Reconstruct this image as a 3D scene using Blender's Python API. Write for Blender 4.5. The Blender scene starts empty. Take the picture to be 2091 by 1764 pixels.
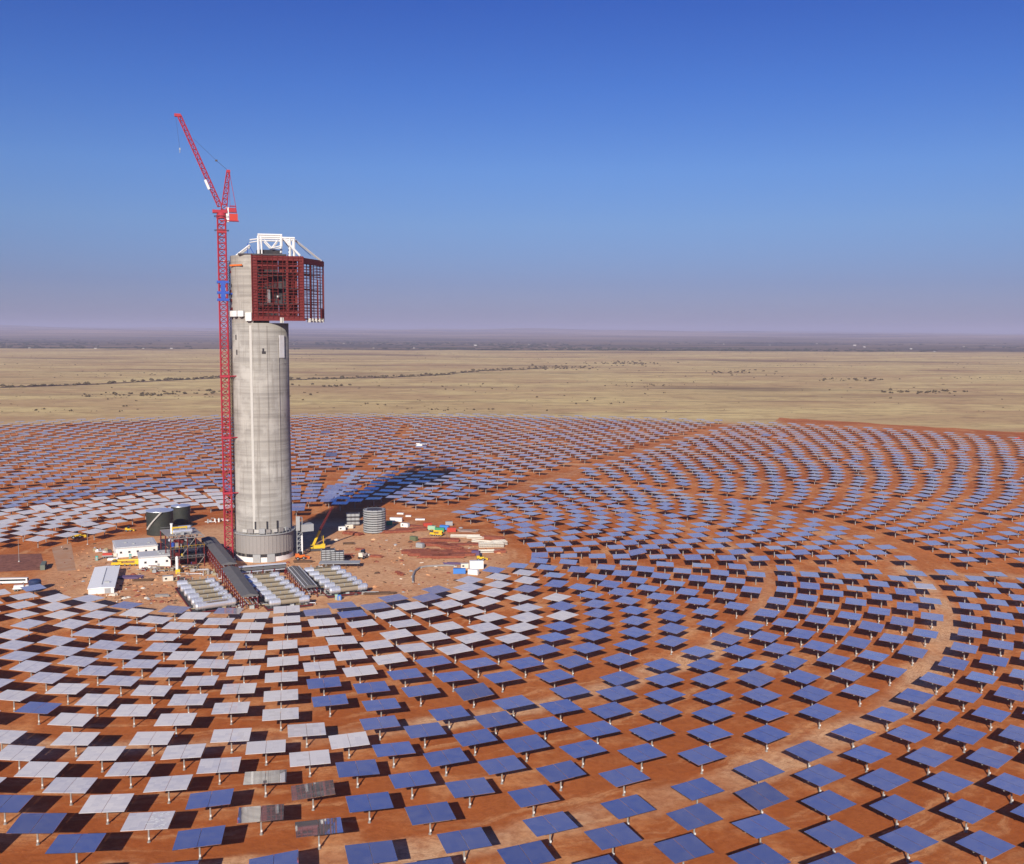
import bpy, math, random
import numpy as np
from mathutils import Vector, Matrix

random.seed(11)
rng = np.random.default_rng(5)
S = bpy.context.scene
COL = S.collection

# ------------------------------------------------------------------ camera, sky, sun, exposure
FPX, HY, ROLL, CAMH = 2115.6, 677.0, 0.004, 140.0        # focal length in pixels of a 2091 px wide picture
IW, IH = 2091.0, 1764.0
PITCH = math.atan((IH / 2 - HY) / FPX)
cp, sp = math.cos(PITCH), math.sin(PITCH)
cr, sr = math.cos(ROLL), math.sin(ROLL)
FW = Vector((0, cp, -sp)); UP0 = Vector((0, sp, cp)); RT0 = Vector((1, 0, 0))
RT = RT0 * cr + UP0 * sr
UP = UP0 * cr - RT0 * sr
cam_data = bpy.data.cameras.new("camera")
cam = bpy.data.objects.new("camera", cam_data); COL.objects.link(cam)
M = Matrix.Identity(4)
for i in range(3):
    M[i][0], M[i][1], M[i][2] = RT[i], UP[i], -FW[i]
M[0][3], M[1][3], M[2][3] = 0, 0, CAMH
cam.matrix_world = M
cam_data.sensor_width = 36.0
cam_data.sensor_fit = 'HORIZONTAL'
cam_data.lens = FPX / IW * 36.0
cam_data.clip_start = 1.0
cam_data.clip_end = 200000.0
S.camera = cam

SUN_EL, SUN_AZ = math.radians(25.1), math.radians(9.8)    # shadows fall along +Y turned 9.8 deg to +X
sun_dir = Vector((math.sin(SUN_AZ) * math.cos(SUN_EL), math.cos(SUN_AZ) * math.cos(SUN_EL), -math.sin(SUN_EL)))
sl = bpy.data.lights.new("sun", 'SUN'); sun = bpy.data.objects.new("sun", sl); COL.objects.link(sun)
sl.energy = 4.6; sl.angle = math.radians(0.5); sl.color = (1.0, 0.93, 0.82)
sun.rotation_euler = sun_dir.to_track_quat('-Z', 'Y').to_euler()
sun.location = (0, -300, 400)

W = bpy.data.worlds.new("World"); S.world = W; W.use_nodes = True
wn = W.node_tree.nodes; wl = W.node_tree.links
bg = wn["Background"]
sky = wn.new("ShaderNodeTexSky"); sky.sky_type = 'NISHITA'; sky.sun_disc = False
sky.sun_elevation = SUN_EL
sky.sun_rotation = math.radians(180 + 9.8)
sky.altitude = 800; sky.air_density = 1.0; sky.dust_density = 0.6; sky.ozone_density = 3.0
# the sky's own colour by height above the horizon: clear deep blue aloft, lavender dust low down
geo = wn.new("ShaderNodeNewGeometry"); sx_ = wn.new("ShaderNodeSeparateXYZ"); ramp = wn.new("ShaderNodeValToRGB")
neg = wn.new("ShaderNodeMath"); neg.operation = 'MULTIPLY'; neg.inputs[1].default_value = -1.0
wl.new(geo.outputs["Incoming"], sx_.inputs[0]); wl.new(sx_.outputs[2], neg.inputs[0]); wl.new(neg.outputs[0], ramp.inputs[0])
els = ramp.color_ramp.elements
els[0].position = 0.0; els[0].color = (0.345, 0.345, 0.66, 1)
els[1].position = 1.0; els[1].color = (0.21, 0.34, 0.90, 1)
for p_, c_ in ((0.045, (0.34, 0.375, 0.67, 1)), (0.10, (0.43, 0.53, 0.81, 1)), (0.15, (0.42, 0.58, 0.93, 1)), (0.22, (0.30, 0.50, 0.98, 1)), (0.30, (0.205, 0.385, 0.94, 1)), (0.5, (0.225, 0.42, 1.0, 1))):
    e_ = els.new(p_); e_.color = c_
tint = wn.new("ShaderNodeMix"); tint.data_type = 'RGBA'; tint.blend_type = 'MULTIPLY'; tint.inputs[0].default_value = 1.0
wl.new(sky.outputs[0], tint.inputs[6]); wl.new(ramp.outputs[0], tint.inputs[7]); wl.new(tint.outputs[2], bg.inputs[0])
bg.inputs[1].default_value = 0.075

S.view_settings.view_transform = 'Standard'
S.view_settings.look = 'None'
S.view_settings.exposure = 0.35
S.view_settings.gamma = 1.0
S.cycles.max_bounces = 6
S.cycles.volume_bounces = 1

# ------------------------------------------------------------------ helpers
def ray(x, y):
    x -= IW / 2; y -= IH / 2
    return RT * x - UP * y + FW * FPX

def at(x, y, z=0.0):
    """the point at height z that stands at (x, y) of the 2091 px wide photograph"""
    d = ray(x, y)
    t = (z - CAMH) / d.z
    return Vector((d.x * t, d.y * t, z))

def proj(X, Y, Z):
    v = Vector((X, Y, Z - CAMH)); w = v.dot(FW)
    return IW / 2 + FPX * v.dot(RT) / w, IH / 2 - FPX * v.dot(UP) / w

def height_at(P, y):
    """height above ground point P that appears at picture row y"""
    lo, hi = 0.0, 400.0
    for _ in range(40):
        m = (lo + hi) / 2
        if proj(P[0], P[1], m)[1] > y: lo = m
        else: hi = m
    return lo

def inside(poly, x, y):
    c = False; n = len(poly); j = n - 1
    for i in range(n):
        xi, yi = poly[i]; xj, yj = poly[j]
        if (yi > y) != (yj > y) and x < (xj - xi) * (y - yi) / (yj - yi) + xi: c = not c
        j = i
    return c

class NT:
    """short-hand for building a material's node tree"""
    def __init__(s, name):
        s.m = bpy.data.materials.new(name); s.m.use_nodes = True
        s.t = s.m.node_tree; s.b = s.t.nodes["Principled BSDF"]
        s.out = s.t.nodes["Material Output"]
    def n(s, kind, **k):
        a = s.t.nodes.new(kind)
        for q, v in k.items(): setattr(a, q, v)
        return a
    def put(s, sock, v):
        if hasattr(v, 'is_output') or isinstance(v, bpy.types.NodeSocket): s.t.links.new(v, sock)
        elif v is not None: sock.default_value = v
    def math(s, op, a, b=None, c=None, clamp=False):
        q = s.n("ShaderNodeMath", operation=op, use_clamp=clamp)
        for i, v in enumerate((a, b, c)):
            if v is not None: s.put(q.inputs[i], v)
        return q.outputs[0]
    def noise(s, vec, scale, detail=4, rough=0.55):
        q = s.n("ShaderNodeTexNoise"); s.put(q.inputs["Vector"], vec)
        q.inputs["Scale"].default_value = scale; q.inputs["Detail"].default_value = detail; q.inputs["Roughness"].default_value = rough
        return q.outputs[0]
    def step(s, v, lo, hi):
        q = s.n("ShaderNodeMapRange", interpolation_type='SMOOTHSTEP'); s.put(q.inputs[0], v)
        q.inputs[1].default_value = lo; q.inputs[2].default_value = hi
        return q.outputs[0]
    def mix(s, f, a, b):
        q = s.n("ShaderNodeMix", data_type='RGBA'); s.put(q.inputs[0], f)
        for k, v in ((6, a), (7, b)):
            s.put(q.inputs[k], (*v, 1.0) if isinstance(v, tuple) else v)
        return q.outputs[2]
    def pos(s): return s.n("ShaderNodeNewGeometry").outputs["Position"]
    def obj(s): return s.n("ShaderNodeTexCoord").outputs["Object"]
    def vmul(s, v, k):
        q = s.n("ShaderNodeVectorMath", operation='MULTIPLY'); s.put(q.inputs[0], v); q.inputs[1].default_value = k
        return q.outputs[0]
    def sep(s, v):
        q = s.n("ShaderNodeSeparateXYZ"); s.put(q.inputs[0], v); return q.outputs
    def done(s, color, rough=0.9, metal=0.0, bump=None, spec=0.2):
        s.put(s.b.inputs["Base Color"], (*color, 1.0) if isinstance(color, tuple) else color)
        s.put(s.b.inputs["Roughness"], rough); s.put(s.b.inputs["Metallic"], metal)
        s.b.inputs["Specular IOR Level"].default_value = spec
        if bump is not None:
            q = s.n("ShaderNodeBump"); q.inputs["Strength"].default_value = bump[1]; q.inputs["Distance"].default_value = bump[2]
            s.put(q.inputs["Height"], bump[0]); s.t.links.new(q.outputs[0], s.b.inputs["Normal"])
        return s.m

def paint(name, col, rough=0.55, metal=0.0, wear=0.25, scale=0.35, dirt=(0.22, 0.12, 0.07)):
    """painted or bare metal with patchy wear and dust"""
    k = NT(name); o = k.obj()
    a = k.noise(o, scale, 5, 0.65); b = k.noise(o, scale * 7, 3)
    f = k.math('MULTIPLY', k.step(k.math('ADD', k.math('MULTIPLY', a, 0.7), k.math('MULTIPLY', b, 0.3)), 0.42, 0.72), wear)
    c = k.mix(f, col, dirt)
    c = k.mix(k.math('MULTIPLY', b, 0.22), c, tuple(x * 0.6 for x in col))
    return k.done(c, rough, metal)

class MB:
    """collects boxes, bars and tubes into one mesh"""
    def __init__(s): s.v = []; s.f = []; s.mi = []; s.cur = 0
    def add(s, vs, fs):
        o = len(s.v); s.v += [tuple(v) for v in vs]
        for f in fs: s.f.append(tuple(o + i for i in f)); s.mi.append(s.cur)
    def box(s, c, d, rz=0.0, top=1.0):
        x, y, z = (q / 2 for q in d); ca, sa = math.cos(rz), math.sin(rz); vs = []
        for dz, t in ((-z, 1.0), (z, top)):
            for dx, dy in ((-x, -y), (x, -y), (x, y), (-x, y)):
                dx *= t; dy *= t
                vs.append((c[0] + dx * ca - dy * sa, c[1] + dx * sa + dy * ca, c[2] + dz))
        s.add(vs, [(3, 2, 1, 0), (4, 5, 6, 7), (0, 1, 5, 4), (1, 2, 6, 5), (2, 3, 7, 6), (3, 0, 4, 7)])
        return s
    def tube(s, p, q, r0, r1=None, n=8, caps=True):
        p, q = Vector(p), Vector(q); r1 = r0 if r1 is None else r1
        d = (q - p).normalized(); a = d.orthogonal().normalized(); b = d.cross(a)
        vs = []
        for c, r in ((p, r0), (q, r1)):
            for i in range(n):
                t = 2 * math.pi * (i + 0.5) / n
                vs.append(c + a * (r * math.cos(t)) + b * (r * math.sin(t)))
        fs = [(i, (i + 1) % n, n + (i + 1) % n, n + i) for i in range(n)]
        if caps: fs += [tuple(range(n - 1, -1, -1)), tuple(range(n, 2 * n))]
        s.add(vs, fs); return s
    def bar(s, p, q, w): return s.tube(p, q, w * 0.7071, n=4)
    def line(s, pts, w, n=4):
        for a, b in zip(pts[:-1], pts[1:]): s.tube(a, b, w, n=n)
        return s
    def prism(s, poly, z0, z1):
        n = len(poly)
        vs = [(x, y, z0) for x, y in poly] + [(x, y, z1) for x, y in poly]
        s.add(vs, [(i, (i + 1) % n, n + (i + 1) % n, n + i) for i in range(n)] + [tuple(range(n - 1, -1, -1)), tuple(range(n, 2 * n))]); return s
    def lathe(s, prof, c=(0, 0, 0), n=24):
        vs = []
        for r, z in prof:
            for i in range(n):
                t = 2 * math.pi * i / n; vs.append((c[0] + r * math.cos(t), c[1] + r * math.sin(t), c[2] + z))
        fs = [(k * n + i, k * n + (i + 1) % n, (k + 1) * n + (i + 1) % n, (k + 1) * n + i) for k in range(len(prof) - 1) for i in range(n)]
        m = len(prof) - 1
        fs += [tuple(range(n - 1, -1, -1)), tuple(range(m * n, m * n + n))]
        s.add(vs, fs); return s
    def mast(s, p, q, w, step, chord, lace, w2=None):
        """square lattice mast from p to q"""
        p, q = Vector(p), Vector(q); L = (q - p).length; d = (q - p) / L
        a = Vector((0, 1, 0)) if abs(d.z) < 0.98 else Vector((1, 0, 0))
        a = (a - d * a.dot(d)).normalized(); b = d.cross(a); w2 = w if w2 is None else w2
        n = max(2, int(L / step)); sg = ((1, 1), (1, -1), (-1, -1), (-1, 1))
        def pt(i, k):
            h = (w + (w2 - w) * i / n) / 2
            return p + d * (L * i / n) + a * (sg[k % 4][0] * h) + b * (sg[k % 4][1] * h)
        for k in range(4): s.bar(pt(0, k), pt(n, k), chord)
        for i in range(n):
            for k in range(4):
                s.bar(pt(i, k), pt(i, k + 1), lace)
                s.bar(pt(i, k + (i % 2)), pt(i + 1, k + 1 - (i % 2)), lace)
        return s
    def build(s, name, mats, parent=None, smooth=False, loc=None, rz=None):
        me = bpy.data.meshes.new(name)
        me.from_pydata(s.v, [], s.f)
        mats = mats if isinstance(mats, (list, tuple)) else [mats]
        for m in mats: me.materials.append(m)
        if len(mats) > 1: me.polygons.foreach_set('material_index', s.mi)
        if smooth: me.polygons.foreach_set('use_smooth', [True] * len(s.f))
        me.update()
        o = bpy.data.objects.new(name, me); COL.objects.link(o)
        if parent: o.parent = parent
        if loc is not None: o.location = loc
        if rz is not None: o.rotation_euler = (0, 0, rz)
        return o

def tag(o, label=None, cat=None, group=None, kind=None):
    if label: o['label'] = label
    if cat: o['category'] = cat
    if group: o['group'] = group
    if kind: o['kind'] = kind
    return o

def thing(name, loc, label, cat, rz=0.0, group=None):
    o = bpy.data.objects.new(name, None); COL.objects.link(o)
    o.empty_display_size = 0.5
    o.location = loc; o.rotation_euler = (0, 0, rz)
    return tag(o, label, cat, group)

# ------------------------------------------------------------------ the field's plan
FC = Vector((-138.08, 621.87))          # centre of the rings of mirrors
E_ROAD, NE_ROAD = math.radians(85.6), math.radians(153.6)     # two straight tracks out of the plant

def polar(r, a):
    a = math.radians(a); return FC.x + r * math.sin(a), FC.y - r * math.cos(a)

# ------------------------------------------------------------------ ground
def mat_soil():
    k = NT("red_soil"); p = k.pos(); x, y, z = k.sep(p)
    dx = k.math('SUBTRACT', x, FC.x); dy = k.math('SUBTRACT', FC.y, y)
    big = k.noise(p, 0.006, 5, 0.6); mid = k.noise(p, 0.03, 6, 0.62); fine = k.noise(p, 0.35, 5, 0.7); big2 = k.noise(p, 0.013, 5, 0.7)
    wob = k.math('MULTIPLY', k.math('SUBTRACT', mid, 0.5), 22.0)
    r = k.math('ADD', k.math('POWER', k.math('ADD', k.math('MULTIPLY', dx, dx), k.math('MULTIPLY', dy, dy)), 0.5), wob)
    band = None
    front = k.math('SUBTRACT', 1.0, k.step(y, 560, 700))
    for rr, w in ((284.5, 6.5), (371.5, 7.5), (512, 8), (683, 8), (860, 8)):
        m = k.math('SUBTRACT', 1.0, k.step(k.math('ABSOLUTE', k.math('SUBTRACT', r, rr)), w * 0.45, w * 1.5))
        band = m if band is None else k.math('MAXIMUM', band, m)
    for a, w in ((E_ROAD, 8.0), (NE_ROAD, 9.0)):
        s_, c_ = math.sin(a), math.cos(a)
        along = k.math('ADD', k.math('MULTIPLY', dx, s_), k.math('MULTIPLY', dy, c_))
        across = k.math('ABSOLUTE', k.math('ADD', k.math('SUBTRACT', k.math('MULTIPLY', dx, c_), k.math('MULTIPLY', dy, s_)), k.math('MULTIPLY', wob, 0.6)))
        m = k.math('MULTIPLY', k.math('MULTIPLY', k.math('SUBTRACT', 1.0, k.step(across, w * 0.3, w * 1.2)), k.step(along, 90, 140)), 0.55)
        band = k.math('MAXIMUM', band, m)
    # wheel ruts and driven-over patches between the rings
    ang = k.math('ARCTAN2', dy, dx)
    cv = k.n("ShaderNodeCombineXYZ"); k.put(cv.inputs[0], k.math('MULTIPLY', r, 0.28)); k.put(cv.inputs[1], k.math('MULTIPLY', ang, 7.0))
    ruts = k.noise(cv.outputs[0], 0.55, 4, 0.6)
    red = k.mix(k.step(big, 0.35, 0.65), (0.44, 0.126, 0.033), (0.59, 0.205, 0.064))
    red = k.mix(k.math('MULTIPLY', k.math('SUBTRACT', 1.0, k.step(y, 250, 560)), 0.7), red, (0.40, 0.112, 0.030))  # nearer soil painted darker to stand in for lens vignetting
    c = k.mix(k.math('MULTIPLY', k.step(mid, 0.50, 0.68), 0.6), red, (0.76, 0.38, 0.165))
    c = k.mix(k.math('MULTIPLY', k.step(ruts, 0.52, 0.70), 0.55), c, (0.78, 0.43, 0.20))
    c = k.mix(k.math('MULTIPLY', band, k.math('ADD', k.math('MULTIPLY', front, 0.34), k.math('MULTIPLY', k.step(big2, 0.42, 0.60), 0.72))), c, (0.74, 0.44, 0.24))
    # the flattened yard round the tower
    ty = k.math('SUBTRACT', 1.0, k.step(k.math('ADD', r, k.math('MULTIPLY', wob, 1.3)), 120, 150))
    c = k.mix(k.math('MULTIPLY', ty, k.math('ADD', 0.62, k.math('MULTIPLY', k.step(mid, 0.36, 0.58), 0.38))), c, (0.73, 0.42, 0.22))
    c = k.mix(k.math('MULTIPLY', k.step(fine, 0.40, 0.68), 0.45), c, (0.27, 0.066, 0.020))
    # thin ruts that weave between the rings, and straw creeping in at the outer margin
    wv = k.n("ShaderNodeTexWave", wave_type='BANDS', bands_direction='X'); k.put(wv.inputs["Vector"], cv.outputs[0])
    wv.inputs["Scale"].default_value = 0.9; wv.inputs["Distortion"].default_value = 7.0; wv.inputs["Detail"].default_value = 3.0
    c = k.mix(k.math('MULTIPLY', k.math('MULTIPLY', k.step(wv.outputs[1], 0.86, 0.98), k.step(big2, 0.45, 0.6)), 0.45), c, (0.30, 0.085, 0.028))
    margin = k.math('MULTIPLY', k.step(k.math('ADD', r, k.math('MULTIPLY', k.math('SUBTRACT', big2, 0.5), 120)), 1045, 1095), k.math('SUBTRACT', 1.0, k.step(x, 390, 440)))
    c = k.mix(k.math('MULTIPLY', margin, 0.85), c, (0.60, 0.42, 0.20))
    return k.done(c, 0.95, bump=(k.math('ADD', fine, k.math('MULTIPLY', mid, 3.0)), 0.7, 0.3), spec=0.05)

def mat_veld():
    k = NT("dry_grassland"); p = k.pos(); x, y, z = k.sep(p)
    n1 = k.noise(p, 0.0016, 6, 0.62); n2 = k.noise(p, 0.012, 5, 0.65); n3 = k.noise(k.vmul(p, (0.35, 1.0, 1.0)), 0.0045, 5, 0.6)
    c = k.mix(k.step(n1, 0.35, 0.65), (0.62, 0.45, 0.205), (0.52, 0.335, 0.165))
    c = k.mix(k.math('MULTIPLY', k.step(n3, 0.45, 0.60), 0.7), c, (0.76, 0.59, 0.26))
    c = k.mix(k.math('MULTIPLY', k.step(n2, 0.54, 0.68), 0.45), c, (0.26, 0.155, 0.075))
    n5 = k.noise(k.vmul(p, (0.12, 1.0, 1.0)), 0.006, 5, 0.65)
    c = k.mix(k.math('MULTIPLY', k.step(n5, 0.54, 0.64), 0.6), c, (0.27, 0.165, 0.09))
    n6 = k.noise(k.vmul(p, (0.5, 1.0, 1.0)), 0.035, 4, 0.7)
    c = k.mix(k.math('MULTIPLY', k.step(n6, 0.47, 0.62), 0.5), c, (0.34, 0.215, 0.11))
    # burnt and scrubby patches
    n4 = k.noise(k.vmul(p, (0.5, 1.0, 1.0)), 0.0011, 4, 0.6)
    c = k.mix(k.math('MULTIPLY', k.step(n4, 0.54, 0.64), 0.65), c, (0.17, 0.105, 0.065))
    # river valley with trees and fields, then stony rising country
    yy = k.math('ADD', y, k.math('MULTIPLY', k.math('SUBTRACT', n1, 0.5), 900))
    far = k.step(yy, 7600, 8000)
    m1 = k.noise(k.vmul(p, (0.4, 1.0, 1.0)), 0.0011, 5, 0.65)
    val = k.mix(k.step(m1, 0.40, 0.58), (0.06, 0.055, 0.04), (0.22, 0.15, 0.09))
    c = k.mix(far, c, val)
    hill = k.step(y, 14000, 24000)
    m2 = k.noise(k.vmul(p, (0.3, 1.0, 1.0)), 0.0005, 5, 0.6)
    c = k.mix(hill, c, k.mix(k.step(m2, 0.4, 0.6), (0.10, 0.06, 0.04), (0.44, 0.29, 0.17)))
    return k.done(c, 0.95, spec=0.03)

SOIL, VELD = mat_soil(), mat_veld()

def grid(name, xs, ys, fn, mat):
    vs = [(x, y, fn(x, y)) for y in ys for x in xs]; n = len(xs)
    fs = [(j * n + i, j * n + i + 1, (j + 1) * n + i + 1, (j + 1) * n + i) for j in range(len(ys) - 1) for i in range(n - 1)]
    me = bpy.data.meshes.new(name); me.from_pydata(vs, [], fs); me.materials.append(mat)
    me.polygons.foreach_set('use_smooth', [True] * len(fs))
    o = bpy.data.objects.new(name, me); COL.objects.link(o); o['kind'] = 'structure'
    return o

def relief(x, y):
    if y < 16000: return -0.15
    t = min(1.0, (y - 16000) / 26000.0)
    h = 60 * (math.sin(x / 4300.0 + 1.0) * math.sin(y / 5200.0) + 0.6 * math.sin(x / 1700.0 + y / 2300.0 + 2.0) + 0.35 * math.sin(x / 700.0 + 0.4))
    tilt = -x / 330.0                                            # the plateau stands higher to the left
    return -0.15 + t * max(0.0, 195 + h * 0.9 + tilt)

ys = [-2000, 0, 800, 1600, 3000, 6000, 10000, 14000, 16000] + [16000 + i * 900 for i in range(1, 56)]
xs = [-70000, -50000] + [-36000 + 800 * i for i in range(91)] + [50000, 70000]
grid("ground", xs, ys, relief, VELD)

# bare red soil of the field: out to the last ring, and a graded strip beyond it on the right
edge = [(-700, 905), (-300, 875), (0, 860), (300, 850), (640, 846), (1000, 849), (1300, 853), (1480, 860), (1575, 864), (1592, 853), (1800, 865), (2091, 883), (2500, 915)]
soil_poly = []
for (xa, ya), (xb, yb) in zip(edge[:-1], edge[1:]):
    for i in range(8):
        t = i / 8; q = at(xa + (xb - xa) * t, ya + (yb - ya) * t + random.uniform(-1.1, 1.1))
        soil_poly.append((q.x, q.y))
soil_poly += [(900, 500), (700, -200), (-900, -200), (-1300, 500)]
o = MB(); o.add([(x, y, -0.05) for x, y in reversed(soil_poly)], [tuple(range(len(soil_poly)))])
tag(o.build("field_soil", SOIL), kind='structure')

# the dark fire-break track across the grassland
TRACK = [(-60, 795), (0, 791), (200, 784), (330, 777), (460, 771), (593, 775), (803, 770), (908, 765), (979, 757), (1120, 752)]
tm = NT("track_soil"); k = tm; n_ = k.noise(k.pos(), 0.05, 4)
TRACKM = k.done(k.mix(k.step(n_, 0.4, 0.6), (0.075, 0.045, 0.035), (0.15, 0.09, 0.06)), 0.95, spec=0.03)
tr = MB()
pts = [at(*q) for q in TRACK]
vs = []
for i, q in enumerate(pts):
    w = 38 if i < 5 else 28
    vs += [(q.x, q.y - w, 0.0), (q.x, q.y + w, 0.0)]
tr.add(vs, [(2 * i, 2 * i + 2, 2 * i + 3, 2 * i + 1) for i in range(len(pts) - 1)])
tag(tr.build("dirt_track", TRACKM), kind='structure')

# ------------------------------------------------------------------ scrub, trees and houses far out
def leafm(name, a, b):
    k = NT(name); return k.done(k.mix(k.step(k.noise(k.pos(), 0.3, 3), 0.4, 0.6), a, b), 0.9, spec=0.05)
SCRUB = leafm("scrub_leaves", (0.075, 0.06, 0.03), (0.15, 0.11, 0.055))
FARTREE = leafm("far_tree_leaves", (0.035, 0.042, 0.022), (0.07, 0.07, 0.035))
def clump(mb, x, y, w, h, k=5):
    for _ in range(k):
        cx, cy = x + random.uniform(-.4, .4) * w, y + random.uniform(-.4, .4) * w
        s = w * random.uniform(.28, .55); hh = h * random.uniform(.55, 1.0)
        t = random.uniform(0, 6.3); ring = []
        for i in range(5):
            a = t + 1.2566 * i; q = s * random.uniform(.7, 1.2); ring.append((cx + q * math.cos(a), cy + q * math.sin(a), hh * random.uniform(.25, .6)))
        top = (cx + random.uniform(-.2, .2) * s, cy, hh); bot = (cx, cy, -0.1)
        mb.add(ring + [top, bot], [(i, (i + 1) % 5, 5) for i in range(5)] + [((i + 1) % 5, i, 6) for i in range(5)])
sc = MB()
cl = [(random.uniform(-1, 1), random.random()) for _ in range(80)]
n = 0
while n < 1900:
    if random.random() < 0.8:
        cx, cy = random.choice(cl); X = cx + random.gauss(0, .06); Yq = cy + random.gauss(0, .02)
    else: X, Yq = random.uniform(-1, 1), random.random()
    y = 1750 + 5800 * max(0.0, Yq) ** 1.4; x = X * (y * 0.62)
    q = proj(x, y, 0)
    if y < 1720 or q[1] > 842: continue
    w = random.choice((1.5, 2, 2.5, 3, 4, 6)); clump(sc, x, y, w, w * 0.55, 2); n += 1
tag(sc.build("scrub", SCRUB), "low dark scrub dotted over the pale dry grassland", kind='stuff')
tl = MB()
for (a, b), (c, d) in zip(TRACK[:-1], TRACK[1:]):
    L = max(1, int(abs(c - a) / 3))
    for i in range(L):
        if random.random() < (0.35 if a < 250 else 0.75):
            q = at(a + (c - a) * i / L + random.uniform(-3, 3), b + (d - b) * i / L + random.uniform(-2.2, 1.6)); w = random.uniform(5, 14)
            clump(tl, q.x, q.y, w, w * 0.55, 4)
for cx, cy, n in ((290, 806, 26), (540, 804, 20), (660, 788, 12), (420, 800, 14), (1280, 742, 90), (1150, 750, 60), (1500, 760, 26), (1900, 800, 24), (1760, 776, 20)):
    for _ in range(n):
        q = at(cx + random.gauss(0, 45), cy + random.gauss(0, 2.2)); w = random.uniform(4, 11)
        clump(tl, q.x, q.y, w, w * 0.6, 3)
tag(tl.build("bush_line", SCRUB), "dark thorn bushes along the track across the grassland", kind='stuff')
ft = MB()
for _ in range(2600):
    y = 7900 + 7000 * random.random() ** 1.8
    x = random.uniform(-0.58, 0.58) * y
    if math.sin(x / 900.0 + y / 1300.0) + 0.8 * math.sin(x / 2300.0 - y / 700.0) + random.gauss(0, .6) < (0.1 if x < 0.1 * y else 0.75): continue
    w = random.uniform(18, 60); clump(ft, x, y, w, random.uniform(6, 14), 3)
tag(ft.build("far_woodland", FARTREE), "hazy dark belt of trees below the horizon", kind='stuff')

def far_house(x, y, w, hgt, label):
    q = at(x, y)
    t = thing("farm_building", q, label, "building", random.uniform(-.3, .3), "white farm buildings among the far trees")
    MB().box((0, 0, hgt / 2), (w, w * .5, hgt)).build("wall", FARWALL, t)
    m = MB(); d = w * .27
    m.add([(-w * .52, -d, hgt), (w * .52, -d, hgt), (w * .52, d, hgt), (-w * .52, d, hgt), (-w * .52, 0, hgt + w * .12), (w * .52, 0, hgt + w * .12)],
          [(0, 1, 5, 4), (3, 4, 5, 2), (0, 4, 3), (1, 2, 5), (3, 2, 1, 0)])
    m.build("roof", FARWALL, t)
WHITE = paint("white_paint", (0.80, 0.78, 0.75), 0.6, wear=0.06)
PALEROOF = paint("pale_roof", (0.60, 0.59, 0.58), 0.5, wear=0.15)
FARWALL = paint("far_whitewash", (0.50, 0.47, 0.43), 0.8, wear=0.3)

# ------------------------------------------------------------------ haze over the whole plain
HZ = bpy.data.materials.new("haze_air"); HZ.use_nodes = True
hn = HZ.node_tree.nodes; hn.remove(hn["Principled BSDF"])
pv = hn.new("ShaderNodeVolumePrincipled")
pv.inputs["Color"].default_value = (0.60, 0.62, 0.86, 1)
pv.inputs["Density"].default_value = 4.2e-5
pv.inputs["Anisotropy"].default_value = 0.0
HZ.node_tree.links.new(pv.outputs[0], hn["Material Output"].inputs["Volume"])
hz = MB().box((0, 31000, 224), (150000, 72000, 450)).build("haze", HZ)
hz['kind'] = 'stuff'; hz['label'] = "pale lavender haze over the far plain"
# ------------------------------------------------------------------ heliostats
def mat_mirror(name, dust, dcol, amount_noise=0.5, rough=0.02, tau=0.0):
    k = NT(name); o = k.obj()
    info = k.n("ShaderNodeObjectInfo").outputs["Random"]
    p = k.pos()
    a = k.noise(p, 0.22, 4, 0.6); st = k.noise(k.vmul(o, (0.25, 2.2, 1.0)), 0.8, 4, 0.6)
    f = k.math('ADD', dust, k.math('MULTIPLY', k.math('SUBTRACT', k.math('ADD', k.math('MULTIPLY', a, 0.5), k.math('MULTIPLY', st, 0.5)), 0.5), amount_noise), clamp=True)
    f = k.math('ADD', f, k.math('MULTIPLY', k.math('SUBTRACT', info, 0.5), 0.18), clamp=True)
    fl = k.n("ShaderNodeVectorMath", operation='FLOOR'); k.put(fl.inputs[0], k.vmul(o, (1 / 2.066, 1 / 1.65, 0.0)))
    wn_ = k.n("ShaderNodeTexWhiteNoise", noise_dimensions='4D'); k.t.links.new(fl.outputs[0], wn_.inputs["Vector"]); k.put(wn_.inputs["W"], info)
    f = k.math('ADD', f, k.math('MULTIPLY', k.math('SUBTRACT', wn_.outputs[0], 0.5), 0.16), clamp=True)     # facets hold dust unevenly
    if tau:                                   # a thin dust layer hides more of the mirror the flatter one looks across it
        g = k.n("ShaderNodeNewGeometry"); dt = k.n("ShaderNodeVectorMath", operation='DOT_PRODUCT')
        k.t.links.new(g.outputs["Normal"], dt.inputs[0]); k.t.links.new(g.outputs["Incoming"], dt.inputs[1])
        cosv = k.math('MAXIMUM', k.math('ABSOLUTE', dt.outputs["Value"]), 0.07)
        layer = k.math('SUBTRACT', 1.0, k.math('EXPONENT', k.math('DIVIDE', k.math('MULTIPLY', f, -tau), k.math('POWER', cosv, 1.6))))
        f = layer
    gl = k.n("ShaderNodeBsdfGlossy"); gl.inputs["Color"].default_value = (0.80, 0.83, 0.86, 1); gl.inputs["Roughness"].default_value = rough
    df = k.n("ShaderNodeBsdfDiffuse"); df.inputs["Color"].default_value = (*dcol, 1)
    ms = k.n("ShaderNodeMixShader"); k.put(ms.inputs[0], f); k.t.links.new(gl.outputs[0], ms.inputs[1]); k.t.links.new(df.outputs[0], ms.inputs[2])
    k.t.links.new(ms.outputs[0], k.out.inputs["Surface"]); k.t.nodes.remove(k.b)
    return k.m
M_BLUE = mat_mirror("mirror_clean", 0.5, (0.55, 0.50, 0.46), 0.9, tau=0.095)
M_MID = mat_mirror("mirror_pale", 0.83, (0.60, 0.57, 0.58), 0.5)  # largely matte and pale, some mirror left
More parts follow.
